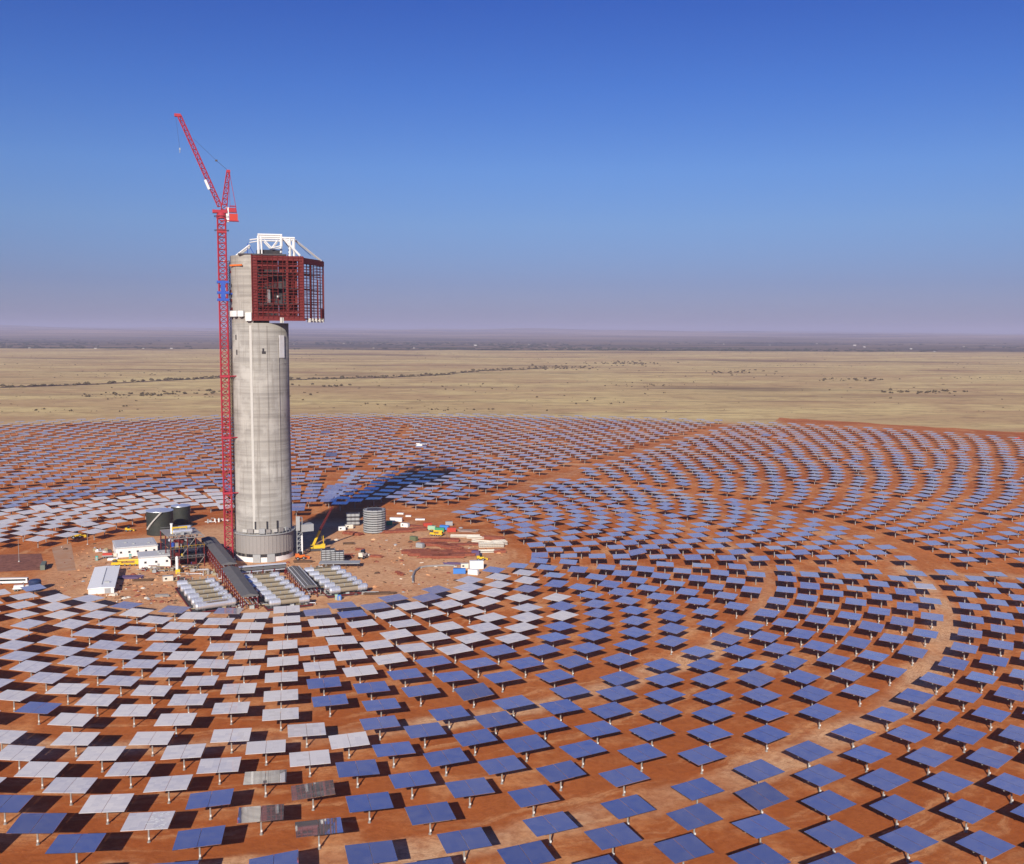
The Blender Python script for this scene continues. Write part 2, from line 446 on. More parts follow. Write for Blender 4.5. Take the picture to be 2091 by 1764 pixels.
M_WHITE = mat_mirror("mirror_white", 0.93, (0.66, 0.62, 0.60), 0.45)  # mostly matte white, little mirror left
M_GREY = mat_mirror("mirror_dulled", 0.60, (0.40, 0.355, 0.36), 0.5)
STEEL = paint("galvanised_steel", (0.36, 0.345, 0.32), 0.55, 0.3, wear=0.3, scale=0.8)
DARKST = paint("dark_steel", (0.075, 0.07, 0.075), 0.6, 0.3, wear=0.3)
BOXM = paint("box_and_glint_paint", (0.75, 0.74, 0.70), 0.45, wear=0.1)

MW, MD, MH = 12.4, 9.9, 6.0
def tmpl_mirror(mb, halves=True):
    for s in (-1, 1): mb.box((s * (MW / 4 + 0.03), 0, 0.06), (MW / 2 - 0.06, MD, 0.12))
def tmpl_frame(mb):
    mb.tube((-5.6, 0, -0.42), (5.6, 0, -0.42), 0.26, n=8)
    for x in (-5.0, -2.5, 2.5, 5.0):
        mb.box((x, 0, -0.08), (0.16, MD * .92, 0.14))
        mb.bar((x, -MD * .44, -0.12), (x, 0, -0.62), 0.12); mb.bar((x, MD * .44, -0.12), (x, 0, -0.62), 0.12)
    mb.box((0, 0, -0.55), (0.9, 0.8, 0.75))
def tmpl_pole(mb):
    mb.tube((0, 0, -0.1), (0, 0, 0.25), 0.5, 0.45, n=10); mb.tube((0, 0, 0.2), (0, 0, 5.0), 0.27, 0.25, n=10); mb.tube((0, 0, 4.95), (0, 0, 5.25), 0.42, n=10)
def tmpl_box(mb):
    mb.box((0.0, -0.42, 1.2), (0.42, 0.3, 0.5)); mb.box((0.0, -0.42, 1.47), (0.5, 0.38, 0.05))

meshes = {}
for nm, fn, mt in (("blue", tmpl_mirror, M_BLUE), ("mid", tmpl_mirror, M_MID), ("white", tmpl_mirror, M_WHITE), ("grey", tmpl_mirror, M_GREY),
                   ("frame", tmpl_frame, STEEL), ("pole", tmpl_pole, STEEL), ("box", tmpl_box, BOXM)):
    mb = MB(); fn(mb); me = bpy.data.meshes.new("heliostat_" + nm); me.from_pydata(mb.v, [], mb.f); me.materials.append(mt); meshes[nm] = me

ZONES = [  # ring radii, angular step, phase of even and of odd rings
    ([135.2, 144.4, 153.4, 161.6, 170.6, 179.0], 11.46, 1.2, 6.9),
    ([193.1, 204.5, 215.2, 225.4, 235.8, 246.0, 256.2, 266.0, 275.6], 7.4, 4.6, 0.9),
    ([292.2, 304.2, 316.0, 327.6, 339.6, 351.4, 363.0], 4.89, 3.9, 6.35),
    ([380.6, 393.8, 407.2, 420.4, 433.4, 446.6, 459.8, 473.0, 485.5], 3.73, 41.7, 39.85),
    ([399 + 17.2 * i for i in range(7)], 3.35, 0.9, 2.575),        # from here on: behind the tower only
    ([523 + 18.6 * i for i in range(9)], 2.5, 0.6, 1.85),
    ([694 + 22.0 * i for i in range(8)], 1.9, 0.3, 1.25),
    ([872 + 24.0 * i for i in range(9)], 1.5, 0.2, 0.95),
]
YARD = [(-90, 1131), (40, 1129), (150, 1113), (230, 1097), (290, 1068), (420, 1049), (560, 1060), (615, 1062), (655, 1048), (715, 1050), (745, 1034), (800, 1034), (850, 1054), (930, 1062),
        (1010, 1092), (1050, 1122), (1028, 1150), (990, 1166), (940, 1186), (880, 1202), (850, 1212), (800, 1222), (720, 1232), (640, 1246), (560, 1254), (470, 1258), (390, 1258), (330, 1246), (240, 1236), (190, 1222), (100, 1222), (30, 1224), (-90, 1224)]
W_POLY = [(-90, 1205), (330, 1210), (600, 1240), (900, 1208), (1000, 1185), (1050, 1158), (1090, 1160), (1165, 1215), (1160, 1265), (1090, 1290), (960, 1340), (830, 1348), (800, 1375), (745, 1388), (690, 1375), (620, 1382),
          (618, 1475), (660, 1478), (765, 1496), (762, 1530), (690, 1572), (600, 1562), (560, 1600), (500, 1580), (395, 1590), (390, 1612), (330, 1690), (250, 1690), (180, 1670), (60, 1622), (-90, 1605)]
MIDP = [(-90, 1272), (270, 1268), (420, 1380), (330, 1395), (150, 1402), (-90, 1400)]
BLUES = [(71, 1445), (1074, 1200), (1147, 1235), (1143, 1277), (189, 1222), (267, 1236), (317, 1223), (361, 1242), (470, 1246), (648, 1251), (718, 1254), (698, 1235), (768, 1238), (800, 1220), (873, 1221), (883, 1202), (953, 1199), (953, 1184), (998, 1177)]
TRUEBLUE = [(71, 1445), (1147, 1235), (1143, 1277), (718, 1254)]
SPECIAL = {"muddy": (638, 1612), "half": (533, 1660), "scrawl": (645, 1690), "glint": (302, 1673), "pale": (538, 1590)}

def near(lst, x, y, r): return any(abs(x - a) < r and abs(y - b) < r * 0.62 for a, b in lst)

def drift(r, a):
    if a < 50 or a > 152: return 0.0
    if a <= 84.5: return min(1.0, r / 300) * 5.0 * (a - 50) / 32
    return 11.0 * max(0.0, 1 - max(0, r - 420) / 500)

mirrors = []
for zi, (radii, step, p0, p1) in enumerate(ZONES):
    for ri, r0 in enumerate(radii):
        ph = p1 if ri % 2 else p0
        kmax = int(180 / step)
        for kk in range(-kmax, kmax + 1):
            a = (ph + step * kk + 180) % 360 - 180
            back = a > 84.5 or a < -90
            if (zi == 3 and back) or (zi == 4 and not back): continue
            a2 = a
            if a > 84.5 and zi in (1, 2): a2 = a + 1.2
            r = r0 + drift(r0, a)
            # straight tracks
            da = abs(a2 - math.degrees(E_ROAD)); 
            if r0 > 280 and abs(r * math.sin(math.radians(da))) < 13.5 and da < 60: continue
            da = abs(a2 - math.degrees(NE_ROAD))
            if abs(r * math.sin(math.radians(da))) < 14.5 and da < 60: continue
            jr, ja = random.gauss(0, 0.18), random.gauss(0, 0.2) / r * 57.3
            x, y = polar(r + jr, a2 + ja)
            if y < 40: continue
            bx, by = proj(x, y, 0); cx, cy = proj(x, y, MH)
            if cx < -260 or cx > IW + 260 or cy > IH + 320 or by < 0: continue
            if zi == 0 and ri == 0 and not (-33.5 < a < 73): continue
            if inside(YARD, bx, by): continue
            # beyond the soil's edge there are no mirrors
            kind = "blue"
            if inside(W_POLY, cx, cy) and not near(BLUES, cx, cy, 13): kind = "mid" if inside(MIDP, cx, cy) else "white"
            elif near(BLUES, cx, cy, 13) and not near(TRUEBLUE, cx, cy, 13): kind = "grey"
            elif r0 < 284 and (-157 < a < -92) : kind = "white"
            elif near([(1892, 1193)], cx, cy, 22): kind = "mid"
            mirrors.append([x, y, math.radians(a2), kind, cx, cy, bx, by, random.gauss(2.2 if abs(a2) < 86 else -4.6 if r0 < 284 and a2 < 0 else -2.2, 1.1) + (random.gauss(0, 5) if random.random() < .03 else 0), random.gauss(0, 1.0)])
# five odd ones: four whose mirrors happen to catch the tower's own reflection, one with sun glints modelled as pale slabs
AIM = {"muddy": (9.0, -18, 163), "half": (-4.5, -17, 163), "scrawl": (27.0, -12, 150), "pale": (2.0, -17, 124)}
for m in mirrors:      # these three are turned clear of the crane's reflection
    if near([(430, 1631), (405, 1715)], m[4], m[5], 34): m[9] = -4.0
    if m[3] == 'blue' and 480 < m[4] < 640 and m[5] > 1715: m[9] = -6.0
spec = {}
TX, TY, TRZ_ = -153.9, 635.4, math.atan2(153.9, 635.4)
for nm, (sx, sy) in SPECIAL.items():
    m = min(mirrors, key=lambda q: (q[4] - sx) ** 2 + (q[5] - sy) ** 2); spec[id(m)] = nm
    m[3] = "white" if nm == "glint" else "blue"
    if nm in AIM:
        lx, ly, lz = AIM[nm]
        tgt = Vector((TX + lx * math.cos(TRZ_) - ly * math.sin(TRZ_), TY + lx * math.sin(TRZ_) + ly * math.cos(TRZ_), lz)); P_ = Vector((m[0], m[1], MH))
        nrm = ((tgt - P_).normalized() + (Vector((0, 0, CAMH)) - P_).normalized()).normalized()
        ca, sa = math.cos(-m[2]), math.sin(-m[2]); nx, ny = nrm.x * ca - nrm.y * sa, nrm.x * sa + nrm.y * ca
        m[8] = math.degrees(math.atan2(-ny, nrm.z)); m[9] = math.degrees(math.atan2(nx, nrm.z))
        print("aimed", nm, round(m[8], 1), round(m[9], 1))

def dist(m): return (m[0] ** 2 + m[1] ** 2 + 134 ** 2)
def in_frame(m):
    h = 0.52 * FPX * MW / math.sqrt(dist(m))
    return -h * .8 < m[4] < IW + h * .8 and m[5] < IH + h * 0.25
cand = sorted([m for m in mirrors if in_frame(m)], key=dist)
NEAR_N = 300
near_set = set(id(m) for m in cand[:NEAR_N])

HG = "heliostats standing in rings round the tower"
WORDS = {"blue": "blue sky-reflecting heliostat", "mid": "pale bluish heliostat", "white": "white heliostat", "grey": "dull grey lavender heliostat"}
SPL = {"muddy": "heliostat whose mirror is brown all over with the tower's red frame reflected in it",
       "half": "heliostat reflecting whitish concrete in its middle, sky at one end, red frame at the other",
       "scrawl": "heliostat reflecting the red frame in one half and blue sky in the other",
       "glint": "white heliostat with bright sun glints painted as pale patches on its right half",
       "pale": "heliostat filled with the greyish white reflection of the concrete shaft"}
used = set()
for m in cand[:NEAR_N]:
    x, y, a, kind, cx, cy, bx, by, tilt, tw = m
    px_, py_ = round(min(max(cx / IW, 0), 1) * 100), round(min(max(cy / IH, 0), 1) * 100)
    nm = spec.get(id(m))
    lab = SPL[nm] if nm else "%s standing %d%% across and %d%% down the photo" % (WORDS[kind], px_, py_)
    if lab in used: lab = "%s standing %.1f%% across and %.1f%% down the photo" % (WORDS[kind], cx / IW * 100, cy / IH * 100)
    used.add(lab)
    root = thing("heliostat", (x, y, 0.0), lab, "heliostat", a, HG)
    tl_ = (math.radians(tilt), math.radians(tw), 0)
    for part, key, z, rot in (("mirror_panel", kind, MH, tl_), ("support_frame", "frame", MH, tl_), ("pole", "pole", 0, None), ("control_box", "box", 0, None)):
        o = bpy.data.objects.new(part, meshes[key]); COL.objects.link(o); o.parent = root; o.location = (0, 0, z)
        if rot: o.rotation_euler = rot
        if part == "mirror_panel": mo = o
        if part == "control_box": o.rotation_euler = (0, 0, -a + 0.35)
    if nm == "glint":  # sun glints painted on as small pale slabs
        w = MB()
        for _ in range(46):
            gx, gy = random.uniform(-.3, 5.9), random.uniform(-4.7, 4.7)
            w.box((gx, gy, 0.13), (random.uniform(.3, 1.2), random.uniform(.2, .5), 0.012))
        w.build("painted_glint", BOXM, mo)

# all the smaller, farther ones as one mass
T = MB(); T.cur = 0; T.box((0, 0, MH + 0.06), (MW, MD, 0.12)); T.cur = 3
T.tube((0, 0, 0), (0, 0, MH - .3), 0.30, n=6, caps=False); T.tube((-5.5, 0, MH - .4), (5.5, 0, MH - .4), 0.24, n=5, caps=False); T.box((0, 0, MH - .5), (.9, .8, .7))
for x_ in (-3.6, 3.6): T.box((x_, 0, MH - .12), (.2, MD * .9, .2))
V0 = np.array(T.v, dtype=np.float64); top = V0[:, 2] > MH - 0.9
rest = [m for m in mirrors if id(m) not in near_set]
nv = len(V0); AV = np.empty((len(rest) * nv, 3)); faces = []; mi = []
slot = {"blue": 0, "mid": 1, "white": 2, "grey": 1}
for i, m in enumerate(rest):
    v = V0.copy(); a = m[2]
    th = math.radians(m[8]); v[top, 2] += v[top, 1] * math.tan(th) + v[top, 0] * math.tan(math.radians(-m[9]))
    ca, sa = math.cos(a), math.sin(a)
    AV[i * nv:(i + 1) * nv, 0] = v[:, 0] * ca - v[:, 1] * sa + m[0]
    AV[i * nv:(i + 1) * nv, 1] = v[:, 0] * sa + v[:, 1] * ca + m[1]
    AV[i * nv:(i + 1) * nv, 2] = v[:, 2]
    for f, s_ in zip(T.f, T.mi):
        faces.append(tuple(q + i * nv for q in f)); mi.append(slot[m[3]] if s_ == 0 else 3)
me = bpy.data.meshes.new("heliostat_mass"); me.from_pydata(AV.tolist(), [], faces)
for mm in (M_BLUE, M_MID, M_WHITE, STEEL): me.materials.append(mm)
me.polygons.foreach_set('material_index', mi)
o = bpy.data.objects.new("distant_heliostats", me); COL.objects.link(o)
tag(o, "thousands of smaller heliostats ringing the tower out to the grassland", "heliostats", HG, 'stuff')
print("heliostats", len(mirrors), "near", NEAR_N)
# ------------------------------------------------------------------ the solar tower
def mat_concrete():
    k = NT("cast_concrete"); o = k.obj(); x, y, z = k.sep(o)
    cv = k.n("ShaderNodeCombineXYZ"); k.put(cv.inputs[0], k.math('MULTIPLY', x, 0.03)); k.put(cv.inputs[1], k.math('MULTIPLY', y, 0.03)); k.put(cv.inputs[2], z)
    lift = k.noise(cv.outputs[0], 0.42, 5, 0.7)                      # pour lines
    blot = k.noise(o, 0.06, 5, 0.6); stain = k.noise(k.vmul(o, (1, 1, 0.06)), 0.5, 4)
    c = k.mix(k.step(lift, 0.35, 0.65), (0.265, 0.243, 0.215), (0.37, 0.342, 0.30))
    c = k.mix(k.math('MULTIPLY', k.step(blot, 0.50, 0.64), 0.65), c, (0.47, 0.44, 0.39))
    c = k.mix(k.math('MULTIPLY', k.step(stain, 0.50, 0.70), 0.55), c, (0.20, 0.175, 0.145))
    seam = k.step(k.math('FRACT', k.math('MULTIPLY', z, 1 / 4.1)), 0.0, 0.06)
    c = k.mix(k.math('MULTIPLY', k.math('SUBTRACT', 1.0, seam), 0.3), c, (0.18, 0.16, 0.135))
    return k.done(c, 0.9, bump=(lift, 0.3, 0.1), spec=0.1)
CONC = mat_concrete()
PALECON = paint("pale_concrete", (0.52, 0.495, 0.45), 0.85, wear=0.2, scale=0.15, dirt=(0.40, 0.36, 0.30))
GREYCLAD = paint("grey_cladding", (0.30, 0.275, 0.255), 0.6, wear=0.3, scale=0.1, dirt=(0.36, 0.32, 0.28))
REDST = paint("red_oxide_steel", (0.155, 0.020, 0.018), 0.65, wear=0.5, dirt=(0.07, 0.014, 0.014))
RUST = paint("rust_brown_steel", (0.185, 0.030, 0.024), 0.75, wear=0.6, dirt=(0.055, 0.018, 0.014))
REDCR = paint("crane_red", (0.40, 0.032, 0.05), 0.6, wear=0.5, scale=0.2, dirt=(0.22, 0.035, 0.04))
WSTEEL = paint("white_steel", (0.80, 0.79, 0.76), 0.5, wear=0.1)
DARK = paint("dark_shell", (0.035, 0.035, 0.04), 0.7, wear=0.2)
BLUEST = paint("blue_steel", (0.03, 0.09, 0.42), 0.5, wear=0.15)
ORANGE = paint("orange_paint", (0.75, 0.17, 0.03), 0.5, wear=0.15)
YELLOW = paint("yellow_paint", (0.72, 0.47, 0.03), 0.45, wear=0.15)
SILVER = paint("aluminium_jacket", (0.84, 0.85, 0.88), 0.36, 0.65, wear=0.10, scale=1.2, dirt=(0.5, 0.46, 0.42))
GOLDISH = paint("primed_pipework", (0.34, 0.27, 0.155), 0.6, wear=0.4, scale=1.5, dirt=(0.2, 0.12, 0.07))
ROOFGREY = paint("grey_roof", (0.135, 0.13, 0.13), 0.75, wear=0.35, scale=0.25, dirt=(0.24, 0.21, 0.18))
GREYPAN = paint("grey_panels", (0.36, 0.37, 0.37), 0.55, wear=0.25)

def facing(P, front=True):
    """turn so that local -Y looks at the camera"""
    return math.atan2(-P[0], P[1]) * 1.0 if front else 0.0
TC = Vector((-153.9, 635.4, 0)); TR = 17.3
TRZ = math.atan2(-TC.x, TC.y)           # local -Y points at the photographer
tower = thing("solar_tower", TC, "tall round concrete solar tower with red steel receiver frame and white roof truss", "tower", TRZ)
ZTOP = 184.5
m = MB(); m.lathe([(TR, 3.0), (TR, 17.5), (TR - .1, 17.5), (TR - .4, 90), (TR - .4, ZTOP - 40.0)], n=64)
# upper part: the left two fifths go up to the roof, the right is cut back for the receiver
up = [(TR - .4) * math.cos(math.radians(t)) for t in range(0)]
arc = [((TR - .4) * math.cos(math.radians(t)), (TR - .4) * math.sin(math.radians(t))) for t in range(80, 255, 6)]
m.prism(arc + [(-4.0, -16.2), (-4.0, -6.0), (5.5, 2.0)], ZTOP - 40.0, ZTOP)
shaft = m.build("shaft", CONC, tower)
for p in shaft.data.polygons: p.use_smooth = abs(p.normal.z) < .5 and p.center.z < ZTOP - 41
for adeg, w, zt in ((-19.5, 1.5, 143), (12, 0.55, 143), (38, 0.6, 136)):
    a = math.radians(adeg); r = TR - .35
    MB().box((r * math.sin(a), -r * math.cos(a), (18 + zt) / 2), (w, 0.5, zt - 18), a).build("pilaster", PALECON if w > 1 else CONC, tower)
m = MB()
for zz in (32, 53, 71, 92, 120):
    m.lathe([(TR - .28, zz), (TR - .28, zz + .35)], n=64)
m.build("pour_joint", CONC, tower)
# vents and openings
for adeg, zz, w, h in ((-57, 136, .9, 3.0), (-55, 127, .9, 3.0), (6, 127, 2.2, 1.5), (5, 128.5, 1.0, 2.0)):
    a = math.radians(adeg); r = TR - .45
    MB().box((r * math.sin(a), -r * math.cos(a), zz), (w, 0.5, h), a).build("opening", DARK, tower)
# pale sheet on the right edge below the receiver
a = math.radians(47); MB().box(((TR - .3) * math.sin(a), -(TR - .3) * math.cos(a), 130.5), (4.2, 0.3, 13.5), a).build("cover_sheet", WSTEEL, tower)
# foot: white plinth, dark slots, grey cladding and working platform
m = MB(); m.lathe([(TR + .3, -.3), (TR + .3, 3.0)], n=64); m.build("plinth", WHITE, tower)
for adeg in (-42, -15, 12, 33):
    a = math.radians(adeg)
    if adeg in (-15, 12): MB().box((17.7 * math.sin(a), -17.7 * math.cos(a), 2.3), (4.6, 1.2, 5.2), a).build("doorway_block", GREYPAN, tower)
for adeg in (-58, -47, -33, -25, -6, 2, 22, 30, 42, 52):
    a = math.radians(adeg); MB().box(((TR + .2) * math.sin(a), -(TR + .2) * math.cos(a), 4.0), (2.1, .8, 1.7), a).build("slot", DARK, tower)
m = MB(); m.lathe([(TR + .55, 5.0), (TR + .55, 16.5)], n=48)
for i in range(48):
    a = 2 * math.pi * i / 48; m.box(((TR + .62) * math.cos(a), (TR + .62) * math.sin(a), 10.7), (.18, .18, 11.4), a)
m.build("base_cladding", GREYCLAD, tower)
m = MB(); m.lathe([(TR + 1.6, 16.6), (TR + 1.6, 17.1)], n=48)
for i in range(40):
    a = 2 * math.pi * i / 40; c_, s_ = math.cos(a) * (TR + 1.5), math.sin(a) * (TR + 1.5)
    m.bar((c_, s_, 17), (c_, s_, 18.3), .12)
    a2 = 2 * math.pi * (i + 1) / 40; m.bar((c_, s_, 18.3), (math.cos(a2) * (TR + 1.5), math.sin(a2) * (TR + 1.5), 18.3), .1)
m.build("work_platform", GREYPAN, tower)
for adeg in (-38, -26, -14, -4, 8, 21, 34, 48):
    a = math.radians(adeg); r = TR + .6
    MB().box((r * math.sin(a), -r * math.cos(a), 19.2), (random.uniform(2.2, 3.6), 1.4, random.uniform(1.6, 3.2)), a).build("formwork_box", random.choice((GREYPAN, GREYCLAD, PALECON)), tower)
for adeg in (-17, 6, 27):
    a = math.radians(adeg); r = TR + .1
    MB().box((r * math.sin(a), -r * math.cos(a), 22.0), (.9, .5, 6.0), a).build("slot", DARK, tower)
# side stair tower at the foot, right
m = MB()
for zz in range(0, 24, 3):
    for dx, dy in ((-1.6, -1.6), (1.6, -1.6), (1.6, 1.6), (-1.6, 1.6)): m.bar((21.5 + dx, -2 + dy, zz), (21.5 + dx, -2 + dy, zz + 3), .35)
    m.box((21.5, -2, zz + 3), (3.6, 3.6, .2)); m.bar((19.9, -3.6, zz), (23.1, -3.6, zz + 3), .25)
m.box((20.4, -6.2, 21), (2.4, .5, 9)); m.build("stair_tower", GREYPAN, tower)
MB().box((25.5, -1.0, 17.5), (8, 6, 4.5), .3).build("side_deck", GREYPAN, tower)
MB().box((22.8, -4.2, 6.5), (0.9, .9, 13)).build("white_column", WSTEEL, tower)

# receiver frame: red steel cage standing out to the front and right, open on the right side
ZB, ZT = 147.0, ZTOP - 1.2
A_, B_, C_, D_ = Vector((-4.2, -18.4, 0)), Vector((25.6, -18.4, 0)), Vector((38.6, 6.0, 0)), Vector((16.5, 14.0, 0))
def lerp(a, b, t): return a + (b - a) * t
m = MB()
levels = [ZB + i * 1.72 for i in range(22)]
def P3(v, z): return (v.x, v.y, z)
front_c = [lerp(A_, B_, t) for t in (0, .1, .2, .3, .4, .5, .6, .7, .8, .9, 1)]
right_c = [lerp(B_, C_, t) for t in (0.0, .16, .33, .5, .68, .84, 1)]
back_c = [lerp(C_, D_, t) for t in (0.33, .66, 1)]
for i, c_ in enumerate(front_c): m.bar(P3(c_, ZB - random.uniform(0, 1.2)), P3(c_, ZT + random.uniform(.2, 2.0)), .55 if i in (0, 10) else .3)
m.build("front_columns", REDST, tower)
m = MB()
for i, c_ in enumerate(right_c):
    m.bar(P3(c_, ZB), P3(c_, ZT - (2.0 if i else 0)), .7 if i in (2, 6) else .4)
for c_ in back_c: m.bar(P3(c_, ZB), P3(c_, ZT), .5)
m.build("side_columns", REDST, tower)
m = MB()
for j, z in enumerate(levels):
    if z > ZT: break
    hole = 156 < z < 171.5
    if hole:
        m.bar(P3(A_, z), P3(lerp(A_, B_, .27 + random.uniform(-.05, .09)), z), .3); m.bar(P3(lerp(A_, B_, .62 + random.uniform(-.04, .06)), z), P3(B_, z), .3)
    else: m.bar(P3(A_, z), P3(B_, z), .25)
    m.bar(P3(B_, z), P3(lerp(B_, C_, random.choice((1, 1, 1, .7, .85))), z), .24)
    if random.random() < .7: m.bar(P3(C_, z), P3(D_, z), .24)
    zz = z + .8
    if random.random() < .6: q = random.uniform(0, .6); m.bar(P3(lerp(A_, B_, q), zz), P3(lerp(A_, B_, q + random.uniform(.15, .4)), zz), .2)
for i in range(26):
    q, z = random.uniform(0, .9), random.uniform(ZB + 1, ZT - 8)
    if .27 < q < .6 and 154 < z < 172: continue
    m.bar(P3(lerp(A_, B_, q), z), P3(lerp(A_, B_, q + .1), z + 3.4), .18)
m.build("rails", RUST, tower)
m = MB()      # solid bands: lintel, sill and the tilted strips of the left cheek
for z0, z1, q0, q1 in ((ZT - 2.0, ZT + 0.8, A_, B_), (ZT - 5.6, ZT - 4.4, A_, B_), (ZB, ZB + 1.6, A_, B_), (ZB + 3.4, ZB + 4.4, A_, B_)):
    d = q1 - q0; mid_ = (q0 + q1) / 2; m.box((mid_.x, mid_.y + .45, (z0 + z1) / 2), (d.length, .3, z1 - z0), math.atan2(d.y, d.x))
d = C_ - B_; mid_ = (B_ + C_) / 2
m.box((mid_.x, mid_.y, ZT - 2.0), (d.length + 1.2, .9, 3.0), math.atan2(d.y, d.x))
for t0, t1 in ((0.0, .10), (.66, .70), (.92, .99)):
    q0, q1 = lerp(A_, B_, t0), lerp(A_, B_, t1); mid_ = (q0 + q1) / 2; m.box((mid_.x, mid_.y + .5, (ZB + ZT) / 2), ((q1 - q0).length, .25, ZT - ZB - 1))
m.build("wall_panels", REDST, tower)
m = MB()      # deeper panel on the far right corner
m.box((C_.x - .2, C_.y - .5, 160), (1.0, 1.0, 29)); q = lerp(B_, C_, .7); m.box((q.x, q.y, 159), (.9, .9, 24)); m.box((37.6, 2.6, 150.5), (3.6, .5, 6), math.atan2(d.y, d.x))
m.build("corner_panel", REDST, tower)
m = MB()      # floors seen through the frame
for z in (ZB + .2, ZB + 9, ZB + 18, ZB + 27, ZT - .3):
    m.prism([(A_.x + .5, A_.y + 1), (B_.x - .4, B_.y + 1), (C_.x - 1.6, C_.y - .4), (D_.x, D_.y - 1), (4, 4), (-3.4, -8)], z, z + .25)
m.build("floor_deck", DARKST, tower)
m = MB(); m.box((3.5, -8.8, (ZB + ZT) / 2), (15, .5, ZT - ZB - 1)); m.build("back_wall", DARK, tower)  # left half painted darker so the cavity looks deep
m = MB(); m.box((16.8, -8.8, (ZB + ZT) / 2), (11, .5, ZT - ZB - 1)); m.build("back_wall", RUST, tower)
m = MB()      # dark cavity with pale slot
m.box((7.0, -10.5, 164), (16, .8, 18), -.25); m.box((-.6, -13.4, 163), (.8, 8, 22)); m.box((15.4, -12.0, 165), (.8, 8, 24)); m.box((7, -13, 172.5), (16, 8, .6)); m.box((7, -13, 155.4), (16, 8, .6))
m.build("receiver_cavity", DARK, tower)
for i in range(9):
    x = .4 + i * 1.0; MB().bar((x, -17.4 + i * .62, 156), (x + 2.4, -17.0 + i * .62, 172), .18).build("cavity_strut", REDST, tower)
MB().box((5.2, -16.4, 160), (1.7, .6, 8.6)).build("slot_panel", GREYPAN, tower)
MB().box((10.6, -14.4, 160.3), (1.0, .8, 1.0)).build("lamp_box", WSTEEL, tower)
MB().box((1.0, -3.0, (ZB + ZT) / 2), (10, 10, ZT - ZB - 2), .3).build("inner_core", CONC, tower)
m = MB()
for x, w in ((13.2, 1.0), (12.4, 1.8)): m.box((x, -18.9, 146.2), (w, .8, 3.2))
for x in (26.5, 28.6, 31, 33.4, 35.6): q = lerp(B_, C_, (x - 23.2) / 13.8); m.box((q.x, q.y - .3, 146.3), (2.0, 1.2, 2.4))
m.build("bracket", PALECON, tower)
m = MB(); m.box((11, -18.6, 146.4), (31, .6, 1.1)); m.build("bottom_beam", REDST, tower)
# white sheeted boxes on the platform left of the receiver
for adeg, zz, w, hh in ((-69, 150, 3.6, 3.4), (-52, 150, 3.5, 3.4), (-37, 150, 3.5, 3.4), (-21, 148.2, 3.6, 4.8)):
    a = math.radians(adeg); r = TR + .6
    o = MB().box((r * math.sin(a), -r * math.cos(a), zz), (w, 1.6, hh), a).build("sheeted_box", WSTEEL, tower)
    MB().box((r * math.sin(a), -r * math.cos(a), zz - hh / 2 - .3), (w * .6, 1.4, .6), a).build("box_bracket", DARKST, o)
a0 = math.radians(-50)
m = MB(); m.box(((TR + .2) * math.sin(a0), -(TR + .2) * math.cos(a0), 178.6), (11, .5, .9), a0); m.build("orange_rail", ORANGE, tower)
# dark hoist track up the left side of the shaft
m = MB(); m.mast((-TR - .8, 1.5, 0), (-TR - .8, 1.5, 181), 1.5, 2.2, .28, .16); m.build("hoist_track", DARKST, tower)
m = MB(); m.box((-TR - 1.9, 1.5, 181.5), (3.8, 2.0, .8)); m.build("hoist_head", WSTEEL, tower)
# rusty sheets on the upper left edge
for zz, w in ((158, 2.6), (163.5, 1.4), (153, 3.5), (175, 1.2)):
    a = math.radians(-78); MB().box(((TR - .25) * math.sin(a), -(TR - .25) * math.cos(a), zz), (w * 1.6, .4, 1.6), a).build("rust_patch", REDST, tower)
# white truss on the roof
def Z(y): return height_at(TC, y)
m = MB()
def leg(x0, y0, z0, x1, y1, z1, w): m.bar((x0 + 2.9, y0, z0), (x1 + 2.9, y1, z1), w * .85)
zt = Z(486); zb = ZTOP - .5; zm = Z(493)
for yy in (-12.0, 3.0):
    leg(-3.0, yy, zb, -3.0, yy, zt + .4, 1.2); leg(-1.0, yy, zb, -1.4, yy, zt, .8)
    leg(10.4, yy, zb + (6 if yy < 0 else 0), 10.4, yy, zt + .8, 1.1)
    leg(-3.4, yy, zt + 1.0, 10.8, yy, zt + 1.0, 1.1); leg(-3.4, yy, zm + .8, 10.8, yy, zm + .8, .7)
    leg(0.2, yy, zm, 4.6, yy, zb + 5, .7); leg(8.2, yy, zm, 4.6, yy, zb + 5, .7); leg(4.6, yy, zb + 5, 10.4, yy, zb + 6.5, .6)
    leg(15.4, yy, zb, 15.4, yy, zt - .8, 1.0); leg(17.8, yy, zb, 17.8, yy, zt - 1.2, 1.0); leg(10.8, yy, zt - .6, 18.2, yy, zt - .6, 1.1)
    leg(12.6, yy, zt - 1.0, 16.5, yy, zb + 5, .9)
for x in (-3.0, 10.4, 17.8): leg(x, -12, zt + (.8 if x < 12 else -.8), x, 3, zt + (.8 if x < 12 else -.8), .8)
leg(12.0, -13.5, zt - 1.2, 21.0, -17.5, zb + .4, 1.0); leg(18.6, -9, zt - 1.6, 34.5, 3.5, ZT - .3, 1.1)
leg(-3.4, -11, zt - 1.5, -8.0, -12.0, zt - 2.2, .7); leg(-8.0, -12, zb + 6.4, -16.2, -6.5, zb + .3, 1.1); leg(-8.0, 2, zb + 6.4, -16.2, 4.5, zb + .3, .9)
leg(-8.2, -11.5, zb + 8, -3.0, -11.5, zb + 9, .5)
m.build("roof_truss", WSTEEL, tower)
m = MB(); leg(-9.6, -11, zb, -9.2, -11, zb + 7.5, .35); leg(-8.8, -11, zb + 7, -5.2, -11, zb + .5, .3); leg(20, -4, zt - 3, 28, 1, zb + 2, .25)
m.build("blue_brace", BLUEST, tower)
